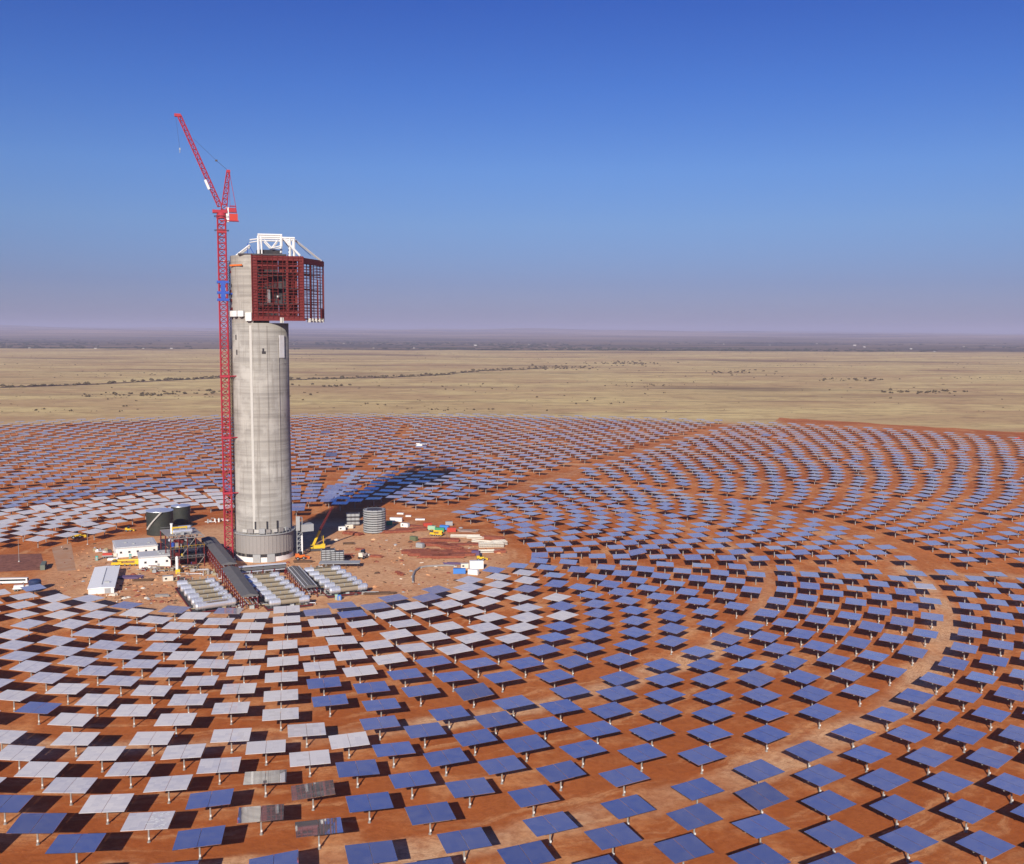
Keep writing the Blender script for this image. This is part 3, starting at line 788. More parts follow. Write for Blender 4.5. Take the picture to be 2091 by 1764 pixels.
MB().box((5.5, -6, ZTOP + 1.6), (13, 8, 4.0), 0.1).build("roof_hatch", DARK, tower)
m = MB(); m.box((2, -9, ZTOP + .5), (28, 12, .8)); m.build("roof_deck", DARKST, tower)

# ------------------------------------------------------------------ the red tower crane
CB = at(468, 1143)
CRZ = math.atan2(-CB.x, CB.y)
crane = thing("tower_crane", CB, "red luffing tower crane with raised lattice jib tied to the concrete tower", "crane", CRZ)
def CZ(y): return height_at(CB, y)
zm_ = CZ(446)
m = MB(); m.mast((0, 0, 0), (0, 0, zm_), 4.5, 3.6, .72, .30); m.build("mast", REDCR, crane)
m = MB(); m.box((0, 0, .6), (8, 8, 1.4)); m.build("foundation", PALECON, crane)
m = MB(); m.lathe([(2.9, zm_), (3.0, zm_ + 1.6), (2.4, zm_ + 3.2)], n=16); m.box((-.8, 0, zm_ + 4.0), (8.5, 4.2, 1.8)); m.build("slewing_ring", REDCR, crane)
m = MB(); m.box((0, 0, zm_ - 7.5), (5.6, 5.6, 2.2)); m.build("climbing_frame", REDCR, crane)
m = MB()
for zz in (zm_ - 7, zm_ + 1.2):
    for sx in (-1, 1): m.bar((sx * 4.0, -3, zz), (sx * 4.0, 3, zz), .25); m.bar((-4, sx * 3, zz), (4, sx * 3, zz), .25)
m.build("guard_rail", DARKST, crane)
def CX(x, y):   # local offset of a picture point that lies in the crane's plane
    z = CZ(y); u, _ = proj(CB.x, CB.y, z); return (x - u) / FPX * (Vector((CB.x, CB.y, z - CAMH)).dot(FW)) * 1.0, z
jx0, jz0 = CX(449, 421); jx1, jz1 = CX(370, 241)
m = MB(); m.mast((jx0, 0, jz0), (jx1, 0, jz1), 2.4, 2.9, .42, .24, 2.0); jib = m.build("jib", REDCR, crane)
m = MB(); m.box((jx1 - 1.0, 0, jz1 + .3), (3.6, 2.0, 1.6)); m.build("jib_head", REDCR, jib)
q0, q1 = CX(426, 369), CX(434, 388)
m = MB(); m.tube((q0[0] - 1.6, -1.5, q0[1]), (q1[0] - 1.6, -1.5, q1[1]), .8, n=6); m.build("sign_board", WSTEEL, jib)
ax0, az0 = CX(457, 428); ax1, az1 = CX(465.5, 349)
m = MB(); m.mast((ax0, 0, az0), (ax1, 0, az1), 3.2, 3.0, .42, .24, 1.7); m.box((ax1, 0, az1), (2.2, 2.2, 1.5)); m.build("a_frame", REDCR, crane)
hx, hz_ = CX(464, 436)
m = MB(); m.box((hx, 0, hz_ - .6), (1.6, 3.0, 8.6), .0); m.build("machine_house", WSTEEL, crane)
bx_, bz_ = CX(476, 441)
m = MB(); m.box((bx_, 0, bz_ - .5), (4.8, 3.6, 3.9)); m.build("counterweight", ORANGE if False else paint("ballast_red", (0.50, 0.045, 0.03), .5, wear=.15), crane)
m = MB(); m.box((bx_ - .6, 0, bz_ + 3.6), (4.2, 3.2, 2.6)); m.box((hx + 1, 0, bz_ - 2.7), (11, 3.6, .5))
for s_ in (-1.6, 1.6): m.bar((bx_ + 1.8, s_, bz_ + 2), (bx_ + 1.4, s_, bz_ + 6), .25); m.bar((bx_ - 2.2, s_, bz_ + 6), (bx_ + 1.6, s_, bz_ + 6), .25)
m.build("winch_deck", REDCR, crane)
m = MB()
for s_ in (-1, 1):
    m.tube((ax1 + .6, s_, az1), (bx_ + 1.4, s_ * 1.5, bz_ + 6), .10, n=4); m.tube((ax1 + .3, s_ * .6, az1), (hx + 1.6, s_ * 1.4, hz_ + 4.2), .09, n=4)
m.build("back_stay", REDCR, crane)
m = MB(); k1 = CX(442, 328)
m.tube((ax1 - .3, 0, az1 + .6), (k1[0], 0, k1[1]), .10, n=4); m.tube((k1[0], 0, k1[1]), (jx1 + 7.5, 0, jz1 - 12.5), .07, n=4); m.box((k1[0], 0, k1[1]), (1.4, .8, 1.0))
m.build("luffing_rope", DARKST, crane)
hk = CX(371, 308)
m = MB(); m.tube((jx1 - 2.0, 0, jz1 - .3), (hk[0], 0, hk[1]), .05, n=4); m.build("hoist_rope", DARKST, crane)
m = MB(); m.box((hk[0], 0, hk[1]), (.7, .6, 1.3)); m.tube((hk[0], 0, hk[1] - .9), (hk[0], 0, hk[1] - 2.2), .2, n=6); m.build("hook_block", GREYPAN, crane)
z0, z1 = CZ(612), CZ(576)
m = MB()
for zz in (z0, (z0 + z1) / 2 - 1, z1): m.box((0, -2.6, zz), (7.0, .9, 1.4)); m.box((0, 2.6, zz), (7.0, .9, 1.4)); m.box((-3.1, 0, zz), (.9, 5, 1.4)); m.box((3.1, 0, zz), (.9, 5, 1.4))
m.box((0, -2.7, (z0 + z1) / 2), (2.4, .8, z1 - z0))
m.bar((3.2, 0, (z0 + z1) / 2 - 2.0), (7.2, 0, (z0 + z1) / 2 - 1.4), .9); m.build("climbing_collar", BLUEST, crane)
ux = Vector((math.cos(CRZ), math.sin(CRZ)))
for yy in (768, 893, 1006):
    zz = CZ(yy)
    m = MB(); m.box((0, 0, zz), (6.0, 6.0, 1.3)); tie = m.build("wall_tie", REDCR, crane)
    m = MB(); m.bar((2.5, -2, zz), (14.5, -5.2, zz + .6), .45); m.bar((2.5, 1, zz), (13.8, -5.0, zz - 1.0), .35); m.bar((7.5, -3.6, zz - 1.8), (13.6, -6.0, zz + .4), .3); m.build("tie_strut", REDCR, tie)
    m = MB(); m.box((14.6, -5.2, zz - 1.2), (2.2, 1.0, 2.2)); m.build("tie_bracket", DARKST if yy == 1006 else REDST, tie)
# ------------------------------------------------------------------ the plant yard
def foot(fl, fr, bl):
    """footprint from three ground points of the photograph: centre, width along the front, depth, turn"""
    a, b, c = at(*fl), at(*fr), at(*bl)
    u = (b - a); w = u.length; u.normalize(); v = Vector((-u.y, u.x, 0)); d = (c - a).dot(v)
    return (a + u * w / 2 + v * d / 2), w, d, math.atan2(u.y, u.x)

def gable(mb, w, d, z, rise, over=.4):
    """roof ridge along local y"""
    a, b = w / 2 + over, d / 2 + over
    mb.add([(-a, -b, z), (a, -b, z), (a, b, z), (-a, b, z), (0, -b, z + rise), (0, b, z + rise),
            (-a, -b, z - .3), (a, -b, z - .3), (a, b, z - .3), (-a, b, z - .3)],
           [(0, 4, 5, 3), (1, 2, 5, 4), (0, 1, 4), (2, 3, 5), (0, 6, 7, 1), (1, 7, 8, 2), (2, 8, 9, 3), (3, 9, 6, 0), (6, 9, 8, 7)])

# storage tanks
TANKM = paint("weathered_dark_plate", (0.042, 0.046, 0.038), 0.6, 0.2, wear=0.3, scale=0.2, dirt=(0.10, 0.085, 0.07))
def tank(c, R, H, label, stair=True):
    t = thing("storage_tank", c, label, "tank", 0, "dark storage tanks left of the tower")
    m = MB(); m.lathe([(R, 0), (R, H)], n=40)
    for i in range(5): m.lathe([(R + .12, H * (i + 1) / 5 - .35), (R + .12, H * (i + 1) / 5)], n=40)
    m.build("shell", TANKM, t)
    m = MB(); m.lathe([(R + .4, H), (R + .3, H + .25), (.6, H + R * .16)], n=40); m.build("roof", SILVER, t)
    if stair:
        m = MB()
        for i in range(22):
            a = -2.25 + i * .052; r = R + .7
            m.box((r * math.cos(a), r * math.sin(a), 4.5 + i * (H - 4.5) / 21), (1.1, 1.1, .5), a)
        m.build("stair", PALECON, t)
    return t
q = at(319, 1094); q.y += 8
tank(q, 8.8, 16.2, "dark cylindrical storage tank with shallow cone roof and pale diagonal stair")
q = at(364, 1070); q.y += 6
tank(q, 6.6, 12.5, "smaller dark storage tank behind and right of the tank with the stair", False)

# white workshop with low gable
ZE = 3.2
a, b, c = at(180, 1202, ZE), at(232.5, 1198.5, ZE), at(167.5, 1160, ZE)
u = (b - a).normalized(); v = Vector((-u.y, u.x, 0)); w, d = (b - a).length, (c - a).dot(v)
p = a + u * w / 2 + v * d / 2; p.z = 0
t = thing("workshop", p, "long white workshop with low gabled roof standing alone on the red yard", "building", math.atan2(u.y, u.x))
MB().box((0, 0, ZE / 2 - .2), (w, d, ZE - .4)).build("wall", WHITE, t)
m = MB(); gable(m, w, d, ZE, .45, .5); rf = m.build("roof", paint("bright_roof", (0.90, 0.89, 0.87), .6, wear=0.03), t)
MB().box((0, 0, ZE + .5), (.35, d * .8, .22)).build("ridge_cap", GREYPAN, rf)
m = MB(); m.box((w * .25, -d / 2 - .06, 1.3), (3.0, .12, 2.6)); m.build("door", GREYPAN, t)
MB().box((w * .18, -d * .30, ZE + .7), (2.6, .7, .9)).build("roof_vent", GREYPAN, t)

def office(fl, fr, bl, H, label, nwin):
    p, w, d, rz = foot(fl, fr, bl)
    t = thing("site_building", p, label, "building", rz)
    MB().box((0, 0, H / 2), (w, d, H)).build("wall", WHITE, t)
    m = MB(); m.box((0, 0, H + .18), (w + .8, d + .8, .36)); m.box((0, 0, H + .5), (w - 1, d - 1, .3)); rf = m.build("roof", PALEROOF, t)
    for i in range(nwin):
        x = -w / 2 + w * (i + .6) / nwin
        wn_ = MB().box((x, -d / 2 - .03, H * .55), (1.3, .08, 1.1)).build("window", DARK, t)
        MB().box((x, -d / 2 - .08, H * .55 - .62), (1.6, .12, .12)).build("sill", PALECON, wn_)
    MB().box((w * .1, -d / 2 - .05, 1.1), (1.2, .12, 2.2)).build("door", GREYPAN, t)
    for i in range(3):
        MB().box((random.uniform(-.35, .35) * w, random.uniform(-.2, .3) * d, H + .9), (1.4, 1.0, .9)).build("roof_unit", GREYPAN, t)
    return t
office((237, 1139), (322, 1132), (236, 1122), 5.6, "long flat roofed white building in front of the dark tanks", 5)
office((284, 1161), (350, 1156), (281, 1149), 6.2, "white building with pipework along its front, left of the steel process frame", 3)

# pipework and skids cluttering the front of the second building
def clutter(c, w, d, n, label, seed, h=3.0, mats=None):
    r = random.Random(seed)
    t = thing("pipe_skid", at(*c), label, "pipework", TRZ * .4)
    mats = mats or (GREYPAN, DARKST, SILVER, GREYCLAD, GOLDISH, REDST)
    for i in range(n):
        x, y = r.uniform(-w, w), r.uniform(-d, d); s = r.uniform(.6, 1.8); m = MB(); k_ = r.random()
        if k_ < .35: m.box((x, y, s * .5), (s * 1.4, s, s)); m.box((x + .2, y, s + .1), (s, s * .7, .2)); nm = "equipment_box"
        elif k_ < .7:
            z = r.uniform(.5, h); L = r.uniform(2, w); m.tube((x - L / 2, y, z), (x + L / 2, y, z), .22, n=7); m.tube((x + L / 2, y, z), (x + L / 2, y, 0), .22, n=7); nm = "pipe_run"
        else:
            m.tube((x, y, 0), (x, y, s * 1.4), s * .42, n=12); m.tube((x, y, s * 1.4), (x, y, s * 1.7), s * .42, .12, n=12); nm = "vessel"
        m.build(nm, r.choice(mats), t)
    return t
clutter((318, 1166), 9, 5, 22, "tangle of grey pipes, pumps and boxes before the white building", 1)
clutter((400, 1172), 10, 6, 18, "pumps and pipes at the foot of the steel process frame", 2)
clutter((447, 1180), 4, 11, 20, "valves and pipework beside the long grey gallery, left of it", 3)
clutter((503, 1238), 5, 6, 14, "valve cluster at the near end of the long grey gallery", 4)
clutter((440, 1066), 8, 6, 12, "white pipes and drums behind the steel process frame", 5, mats=(WSTEEL, GREYPAN, GREYCLAD))
clutter((652, 1212), 6, 4, 10, "pumps at the near end of the shorter grey gallery", 6)
clutter((372, 1186), 5, 4, 12, "pipe ends and drums at the far left corner of the left vessel bank", 8, 2)
clutter((560, 1168), 9, 3, 14, "pipework under the low link bridge before the tower", 9, 3)
clutter((655, 1165), 4, 4, 12, "small pumps at the far end of the right vessel bank", 10, 2.5)
clutter((590, 1236), 14, 2.2, 18, "low pipework along the near side of the middle vessel bank", 11, 1.4)
clutter((712, 1214), 12, 2.2, 14, "low pipework along the near side of the right vessel bank", 12, 1.4)
clutter((380, 1164), 8, 4, 16, "boxes and pipes under the steel process frame", 13, 4)
clutter((340, 1150), 3, 5, 10, "brown tanks and pipes between white building and process frame", 14, 4, (REDST, GREYCLAD, DARKST))
clutter((210, 1126), 6, 4, 12, "scattered fittings left of the long white building", 15, 1.5)
clutter((440, 1243), 12, 2.2, 16, "low pipework along the near side of the left vessel bank", 7, 1.2)

# steel process frame with vessels on its decks
p, w, d, rz = foot((350, 1163), (418, 1156), (347, 1140))
t = thing("process_frame", p, "open multi level steel process frame carrying silver vessels and yellow beams", "steel frame", rz)
lv = [0, 6, 12, 18]
m = MB()
for i in range(5):
    for y in (-d / 2, 0, d / 2):
        x = -w / 2 + w * i / 4; m.bar((x, y, 0), (x, y, 18 if i < 4 else 13), .5)
m.build("column", REDST, t)
m = MB()
for z in lv[1:]:
    for y in (-d / 2, 0, d / 2): m.bar((-w / 2, y, z), (w / 2, y, z), .45)
    for i in range(5): x = -w / 2 + w * i / 4; m.bar((x, -d / 2, z), (x, d / 2, z), .4)
for i in range(4):
    x = -w / 2 + w * i / 4; m.bar((x, -d / 2, lv[i % 3]), (x + w / 4, -d / 2, lv[i % 3 + 1]), .25)
m.build("beam", GREYCLAD, t)
for z in lv[1:]: MB().box((0, 0 if z < 18 else d * .12, z + .3), (w + 1.2, d + 1.2 if z < 18 else d * .7, .22)).build("deck", GREYCLAD if z == 18 else DARKST, t)
for z in lv[1:]:
    m = MB()
    for y in (-d / 2 - .5, d / 2 + .5): m.bar((-w / 2, y, z + 1.4), (w / 2, y, z + 1.4), .1)
    for i in range(9): x = -w / 2 + w * i / 8; m.bar((x, -d / 2 - .5, z), (x, -d / 2 - .5, z + 1.4), .1)
    m.build("guard_rail", YELLOW if z == 12 else GREYPAN, t)
for x0, x1, y, z, r in ((-5.5, 5, -4, 20, 1.3), (-1, 6, 6, 20.6, 1.0), (-7, -1, 2, 14, 1.2), (1, 8, -3, 8.2, 1.5)):
    m = MB(); m.tube((x0, y, z), (x1, y, z), r, n=16); m.tube((x0 - .7, y, z), (x0, y, z), r * .5, r, n=16); m.tube((x1, y, z), (x1 + .7, y, z), r, r * .5, n=16)
    for x in (x0 + 1, x1 - 1): m.box((x, y, z - r), (.5, 1.6, .8))
    m.build("vessel", SILVER, t, smooth=False)
m = MB(); m.tube((-6, 0, 18), (-6, 0, 24), .7, n=12); m.tube((-6, 0, 24), (-6, 0, 24.6), .9, n=12); m.build("vent_stack", WSTEEL, t)
m = MB(); m.box((-1.5, -1, 22), (9, .8, .8)); m.bar((-5.6, -1, 18), (-5.6, -1, 22), .5); m.bar((2.6, -1, 18), (2.6, -1, 22), .5); m.build("crane_beam", YELLOW, t)
for i in range(34):
    x, y, z = random.uniform(-.45, .45) * w, random.uniform(-.5, .2) * d, random.choice((.6, 6.5, 12.5, 12.5, 18.5)); s = random.uniform(1, 2.6)
    MB().box((x, y, z + s / 2), (s, s * .8, s)).build("equipment_box", random.choice((DARKST, GREYCLAD, GREYPAN, BLUEST, YELLOW, REDST)), t)
# white silo with yellow foot
t = thing("slim_silo", at(362, 1171), "slim white silo on a yellow foot before the steel process frame", "silo")
MB().tube((0, 0, 2.6), (0, 0, 9.6), .85, n=14).build("barrel", WSTEEL, t); m = MB(); m.tube((0, 0, 9.6), (0, 0, 10.2), .85, .2, n=14); m.build("cap", WSTEEL, t)
m = MB(); m.box((.6, 0, 1.3), (2.6, 1.8, 2.6)); m.build("foot", YELLOW, t)

# long roofed galleries
def gallery(name, p0, p1, h0, h1, wd, label, step=None):
    A, B = at(p0[0], p0[1], h0), at(p1[0], p1[1], h1)
    A0, B0 = Vector((A.x, A.y, 0)), Vector((B.x, B.y, 0)); L = (B0 - A0).length; rz = math.atan2((B0 - A0).y, (B0 - A0).x)
    t = thing(name, A0, label, "gallery", rz)
    secs = [(0, L, h0, h1)] if step is None else [(0, L * step - .6, h0, h0), (L * step + .6, L, h0 - 1.8, h1)]
    for s0, s1, za, zb in secs:
        m = MB(); hw = wd / 2
        m.add([(s0, -hw, za), (s1, -hw, zb), (s1, 0, zb + 1.0), (s0, 0, za + 1.0), (s1, hw, zb), (s0, hw, za), (s0, -hw, za - .5), (s1, -hw, zb - .5), (s1, hw, zb - .5), (s0, hw, za - .5)],
              [(0, 1, 2, 3), (3, 2, 4, 5), (0, 6, 7, 1), (5, 4, 8, 9), (6, 9, 8, 7), (0, 3, 5, 9, 6), (1, 7, 8, 4, 2)])
        rf = m.build("roof", ROOFGREY, t)
        m = MB(); n = int((s1 - s0) / 6)
        for i in range(n + 1):
            s = s0 + .5 + (s1 - s0 - 1) * i / n
            for y in (-hw + .4, hw - .4): m.bar((s, y, 0), (s, y, za + (zb - za) * i / n - .3), .4)
            for z in (3, 6): m.bar((s, -hw + .4, z), (s, hw - .4, z), .3)
        m.build("trestle", REDST, t)
        m = MB()
        for z in (3.2, 6.2):
            for j in range(4): y = -hw + .9 + (wd - 1.8) * j / 3; m.tube((s0, y, z + .3), (s1, y, z + .3), .28, n=6)
        m.build("pipe_run", SILVER, t)
        MB().box((s0 + .4, 0, za - 1.3), (.3, wd - .6, 2.6)).build("end_panel", BLUEST if step else DARKST, t)
    return t
gallery("pipe_gallery", (425, 1098), (511, 1216), 10.5, 7.5, 8.5, "long grey roofed pipe gallery sloping past the tower's left foot", .56)
gallery("pipe_gallery", (599, 1158), (634, 1198), 6.0, 6.0, 8.0, "shorter grey roofed pipe gallery right of the tower's foot")
gallery("link_bridge", (487, 1163), (584, 1155), 5.0, 5.0, 4.0, "low dark bridge linking the two grey pipe galleries")

# banks of long silver vessels
def vessel_thing(PL, PR, label, r=2.05, group="silver steam vessels lying in three banks"):
    mid_ = (PL + PR) / 2; L = (PR - PL).length; rz = math.atan2((PR - PL).y, (PR - PL).x)
    t = thing("steam_vessel", Vector((mid_.x, mid_.y, 0)), label, "vessel", rz, group)
    return t, L
MIDSHELL = paint('dull_shell', (0.30, 0.25, 0.19), .6, wear=.5, scale=1.2, dirt=(0.36, 0.28, 0.13))
def vparts(L, r, full=False):
    out = []
    e = L * .5; m = MB(); m.tube((-e * .46, 0, 3.4), (e * .46, 0, 3.4), r * (1.0 if full else .82), n=16, caps=False)
    out.append(("shell", m, SILVER if full else MIDSHELL))
    for s in (-1, 1):
        m = MB(); m.tube((s * e * .46, 0, 3.4), (s * e * .92, 0, 3.4), r, n=18, caps=True)
        m.tube((s * e * .92, 0, 3.4), (s * e * .985, 0, 3.4), r, r * .72, n=18); m.tube((s * e * .985, 0, 3.4), (s * e, 0, 3.4), r * .72, r * .2, n=18)
        for k_ in (.66, .8): m.tube((s * e * k_ - .12, 0, 3.4), (s * e * k_ + .12, 0, 3.4), r + .06, n=18)
        out.append(("jacketed_end", m, SILVER))
    for s in (-.6, .6):
        m = MB(); m.box((s * e, 0, .9), (1.2, r * 1.7, 1.8), 0, .85); out.append(("saddle", m, DARKST))
    m = MB(); m.box((0, -r * .95, 5.3), (L * .5, .9, .12)); m.bar((-L * .25, -r * 1.2, 6.3), (L * .25, -r * 1.2, 6.3), .09)
    for i in range(9): x = -L * .25 + L * .5 * i / 8; m.bar((x, -r * 1.2, 5.3), (x, -r * 1.2, 6.3), .08)
    out.append(("walkway", m, GOLDISH))
    for i in range(4):
        m = MB(); x = (-.3 + .2 * i) * L; m.tube((x, 0, 5.0), (x, 0, 6.2), .25, n=6); m.box((x, 0, 6.2), (.7, .7, .3)); out.append(("nozzle", m, GREYPAN))
    return out
banks = [("left", (361, 1193), (398, 1239), (440, 1186), (482, 1227), 6), ("middle", (495, 1180), (549, 1231), (571, 1174), (632, 1222), 7), ("right", (620, 1166), (672, 1206), (696, 1161), (750, 1197), 6)]
for l0, l1, r0, r1, lb in (((361, 1193), (398, 1239), (440, 1186), (482, 1227), "dark slab added to deepen the gaps under the left bank of silver vessels"), ((495, 1180), (549, 1231), (571, 1174), (632, 1222), "dark slab added to deepen the gaps under the middle bank of silver vessels"), ((620, 1166), (672, 1206), (696, 1161), (750, 1197), "dark slab added to deepen the gaps under the right bank of silver vessels")):
    q = [at(*p_, 3.4) for p_ in (l1, r1, r0, l0)]; c_ = sum((Vector((v_.x, v_.y, 0)) for v_ in q), Vector()) / 4
    pl = [((v_.x - c_.x) * 1.08, (v_.y - c_.y) * 1.12) for v_ in q]
    t = thing("dark_underlay", c_, lb, "dark slab"); m = MB(); m.prism(pl, .05, .5); m.build("slab", DARKST, t)  # dark slab added to deepen the contrast below the vessels
    m = MB()
    for i in range(4): a_, b_ = pl[i], pl[(i + 1) % 4]; m.bar((a_[0], a_[1], .8), (b_[0], b_[1], .8), .5)
    m.build("edge_beam", REDST, t)
NTH = ["farthest", "second farthest", "third from the far end", "fourth from the far end", "third nearest", "second nearest", "nearest"]
for bn, l0, l1, r0, r1, n in banks:
    names = {6: ["farthest", "second farthest", "third farthest", "third nearest", "second nearest", "nearest"], 7: ["farthest", "second farthest", "third farthest", "middle one", "third nearest", "second nearest", "nearest"]}[n]
    for i in range(n):
        f = i / (n - 1)
        PL = at(l0[0] + (l1[0] - l0[0]) * f, l0[1] + (l1[1] - l0[1]) * f, 3.4); PR = at(r0[0] + (r1[0] - r0[0]) * f, r0[1] + (r1[1] - r0[1]) * f, 3.4)
        full = bn == "left" and i == n - 1
        where = {"left": "in the bank left of the long gallery", "middle": "in the bank between the two galleries", "right": "in the bank right of the short gallery"}[bn]
        lab = "fully silver jacketed steam vessel, nearest in the bank left of the long gallery" if full else "silver ended steam vessel, %s %s" % (names[i], where)
        t, L = vessel_thing(PL, PR, lab)
        for nm, mb, mt in vparts(L, 1.95, full): mb.build(nm, mt, t)

# ------------------------------------------------------------------ vehicles, machines, containers
TYRE = paint("tyre_rubber", (0.02, 0.02, 0.02), 0.9, wear=0.3)
GLASS = paint("dark_glass", (0.02, 0.025, 0.03), 0.1, wear=0.0)
GREENP = paint("green_paint", (0.05, 0.30, 0.14), 0.5, wear=.2); PGREEN = paint("pale_green_paint", (0.35, 0.52, 0.36), 0.5, wear=.2)
BLUEP = paint("blue_paint", (0.06, 0.22, 0.60), 0.5, wear=.15); TEAL = paint("teal_plastic", (0.08, 0.40, 0.34), 0.5, wear=.1)
REDP = paint("red_paint", (0.50, 0.06, 0.035), 0.5, wear=.25); PURPLE = paint("purple_grey_paint", (0.12, 0.08, 0.17), .5, wear=.2)
BEAMRED = paint("red_primer_steel", (0.27, 0.07, 0.042), 0.75, wear=.65, scale=.6, dirt=(0.45, 0.21, 0.10))
TIMBER = paint("dark_timber", (0.11, 0.065, 0.04), .85, wear=.4); CREAM = paint("cream_paint", (0.72, 0.66, 0.55), .55, wear=.2)

def container(p, L, col, label, rz, cat="container", H=2.6, Wd=2.45, group=None):
    t = thing("shipping_container" if cat == "container" else "site_cabin", at(*p), label, cat, rz, group)
    m = MB(); m.box((0, 0, H / 2 + .12), (L, Wd, H))
    n = int(L / .6)
    for i in range(n):
        x = -L / 2 + .3 + (L - .6) * i / max(1, n - 1)
        for s in (-1, 1): m.box((x, s * (Wd / 2 + .03), H / 2 + .12), (.22, .08, H - .3))
    m.build("body", col, t)
    m = MB()
    for sx in (-1, 1):
        for sy in (-1, 1): m.box((sx * (L / 2 - .04), sy * (Wd / 2 - .04), H / 2 + .12), (.2, .2, H + .1))
    m.box((0, 0, H + .17), (L + .06, Wd + .06, .1)); m.build("corner_frame", col if cat == "container" else GREYPAN, t)
    MB().box((L / 2 + .05, 0, H / 2 + .1), (.08, Wd - .3, H - .3)).build("door", col, t)
    if cat != "container": MB().box((-.2 * L, -Wd / 2 - .08, 1.6), (1.2, .1, .9)).build("window", GLASS, t)
    return t

def wheels(t, xs, y, r, w=.4):
    for x in xs:
        for s in (-1, 1):
            m = MB(); m.tube((x, s * y - w / 2, r), (x, s * y + w / 2, r), r, n=12); wh = m.build("wheel", TYRE, t)
            MB().tube((x, s * (y + w / 2) - .03, r), (x, s * (y + w / 2) + .04, r), r * .5, n=8).build("rim", GREYPAN, wh)

def truck(p, rz, L, cab, bed, label, cargo=None, name="flatbed_truck"):
    t = thing(name, at(*p), label, "truck", rz)
    m = MB(); m.box((0, 0, .95), (L, 1.0, .35)); m.build("chassis", DARKST, t)
    m = MB(); m.box((L / 2 - 1.1, 0, 1.9), (2.1, 2.4, 2.0), 0, .94); c_ = m.build("cab", cab, t)
    MB().box((L / 2 - .02, 0, 2.3), (.12, 2.0, .8)).build("windscreen", GLASS, c_)
    m = MB(); m.box((-1.2, 0, 1.25), (L - 2.6, 2.5, .25))
    for s in (-1, 1): m.box((-1.2, s * 1.22, 1.55), (L - 2.6, .08, .5))
    m.build("bed", bed, t)
    if cargo: MB().box((-1.2, 0, 2.3), (L - 3.2, 2.1, 1.7), 0, .92).build("cargo", cargo, t)
    wheels(t, (L / 2 - 1.2, -L / 2 + 1.2, -L / 2 + 2.5), 1.05, .5)
    return t

def bus(p, rz, L, label):
    t = thing("coach", at(*p), label, "bus", rz)
    m = MB(); m.box((0, 0, 1.95), (L, 2.5, 2.7), 0, .97); b_ = m.build("body", WSTEEL, t)
    for s in (-1, 1): MB().box((-.2, s * 1.235, 2.35), (L - 1.6, .06, .95)).build("window_band", GLASS, b_)
    MB().box((L / 2, 0, 2.3), (.1, 2.1, 1.2)).build("windscreen", GLASS, b_)
    wheels(t, (L / 2 - 2.2, -L / 2 + 2.4), 1.1, .5)

bus((26, 1192), .12, 16.5, "white coach with dark window band at the left edge of the yard")
truck((44, 1206), .25, 8.5, WSTEEL, WSTEEL, "white truck with striped white load parked beside the dark blue tank", WSTEEL)
t = thing("water_tank", at(72, 1206), "dark blue round tank on the red soil beside the white truck", "tank", .4)
m = MB(); m.lathe([(3.0, .4), (3.2, .8), (3.2, 5.2), (2.7, 6.0), (.6, 6.4)], n=24); m.build("barrel", paint("navy_tank", (0.025, 0.045, 0.11), .35, wear=.15), t)
m = MB(); m.lathe([(3.5, 0), (3.5, .4)], n=24); m.build("plinth", DARKST, t)
truck((224, 1139), .2, 9.0, CREAM, GREYPAN, "cream truck with maroon load beside the long white building", REDP)
container((231, 1144), 6.0, WSTEEL, "low white box lying behind the yellow mobile crane", .12, H=1.2)
for (x, y), mt, lb in (((198, 1144), TEAL, "teal portable toilet standing alone left of the cream truck"), ((266, 1140), TEAL, "teal portable toilet against the long white building"),
                       ((687, 1224), PGREEN, "pale green portable toilet beside the blue one by the right vessel bank"), ((693, 1225), BLUEP, "blue portable toilet in front of the right vessel bank")):
    t = thing("portable_toilet", at(x, y), lb, "toilet", TRZ)
    MB().box((0, 0, 1.2), (1.9 if mt is BLUEP else 1.4, 1.5, 2.4)).build("shell", mt, t); MB().box((0, 0, 2.55), (1.7, 1.7, .3), 0, .8).build("roof", mt, t); MB().box((0, -.78, 1.15), (.9, .06, 2.0)).build("door", GREYPAN, t)

def mobile_crane(p, rz, label, L=15, up=None):
    t = thing("mobile_crane", at(*p), label, "crane", rz)
    m = MB(); m.box((0, 0, 1.3), (L, 2.7, .8)); m.box((-L * .3, 0, 2.0), (L * .35, 2.6, .9)); m.build("carrier", YELLOW, t)
    m = MB(); m.box((L / 2 - 1.2, 0, 2.3), (2.4, 2.6, 1.8), 0, .9); c_ = m.build("cab", YELLOW, t); MB().box((L / 2, 0, 2.6), (.1, 2.1, .8)).build("windscreen", GLASS, c_)
    m = MB(); m.tube((-L * .35, 0, 3.2), (L * .52, 0, 3.5), .75, .55, n=6); m.tube((-L * .42, 0, 3.2), (-L * .35, 0, 3.2), 1.1, n=6); m.build("boom", YELLOW, t)
    m = MB(); m.box((-L * .36, 0, 3.0), (2.6, 2.5, 1.6)); m.build("counterweight", DARKST, t)
    wheels(t, [(-.38 + .19 * i) * L for i in range(5)], 1.15, .65)
    return t
mobile_crane((256, 1155), math.radians(8), "yellow mobile crane parked with lowered boom behind the white workshop", 16)
mobile_crane((891, 1094), math.radians(-18), "yellow mobile crane among the coloured containers right of the tower", 9)

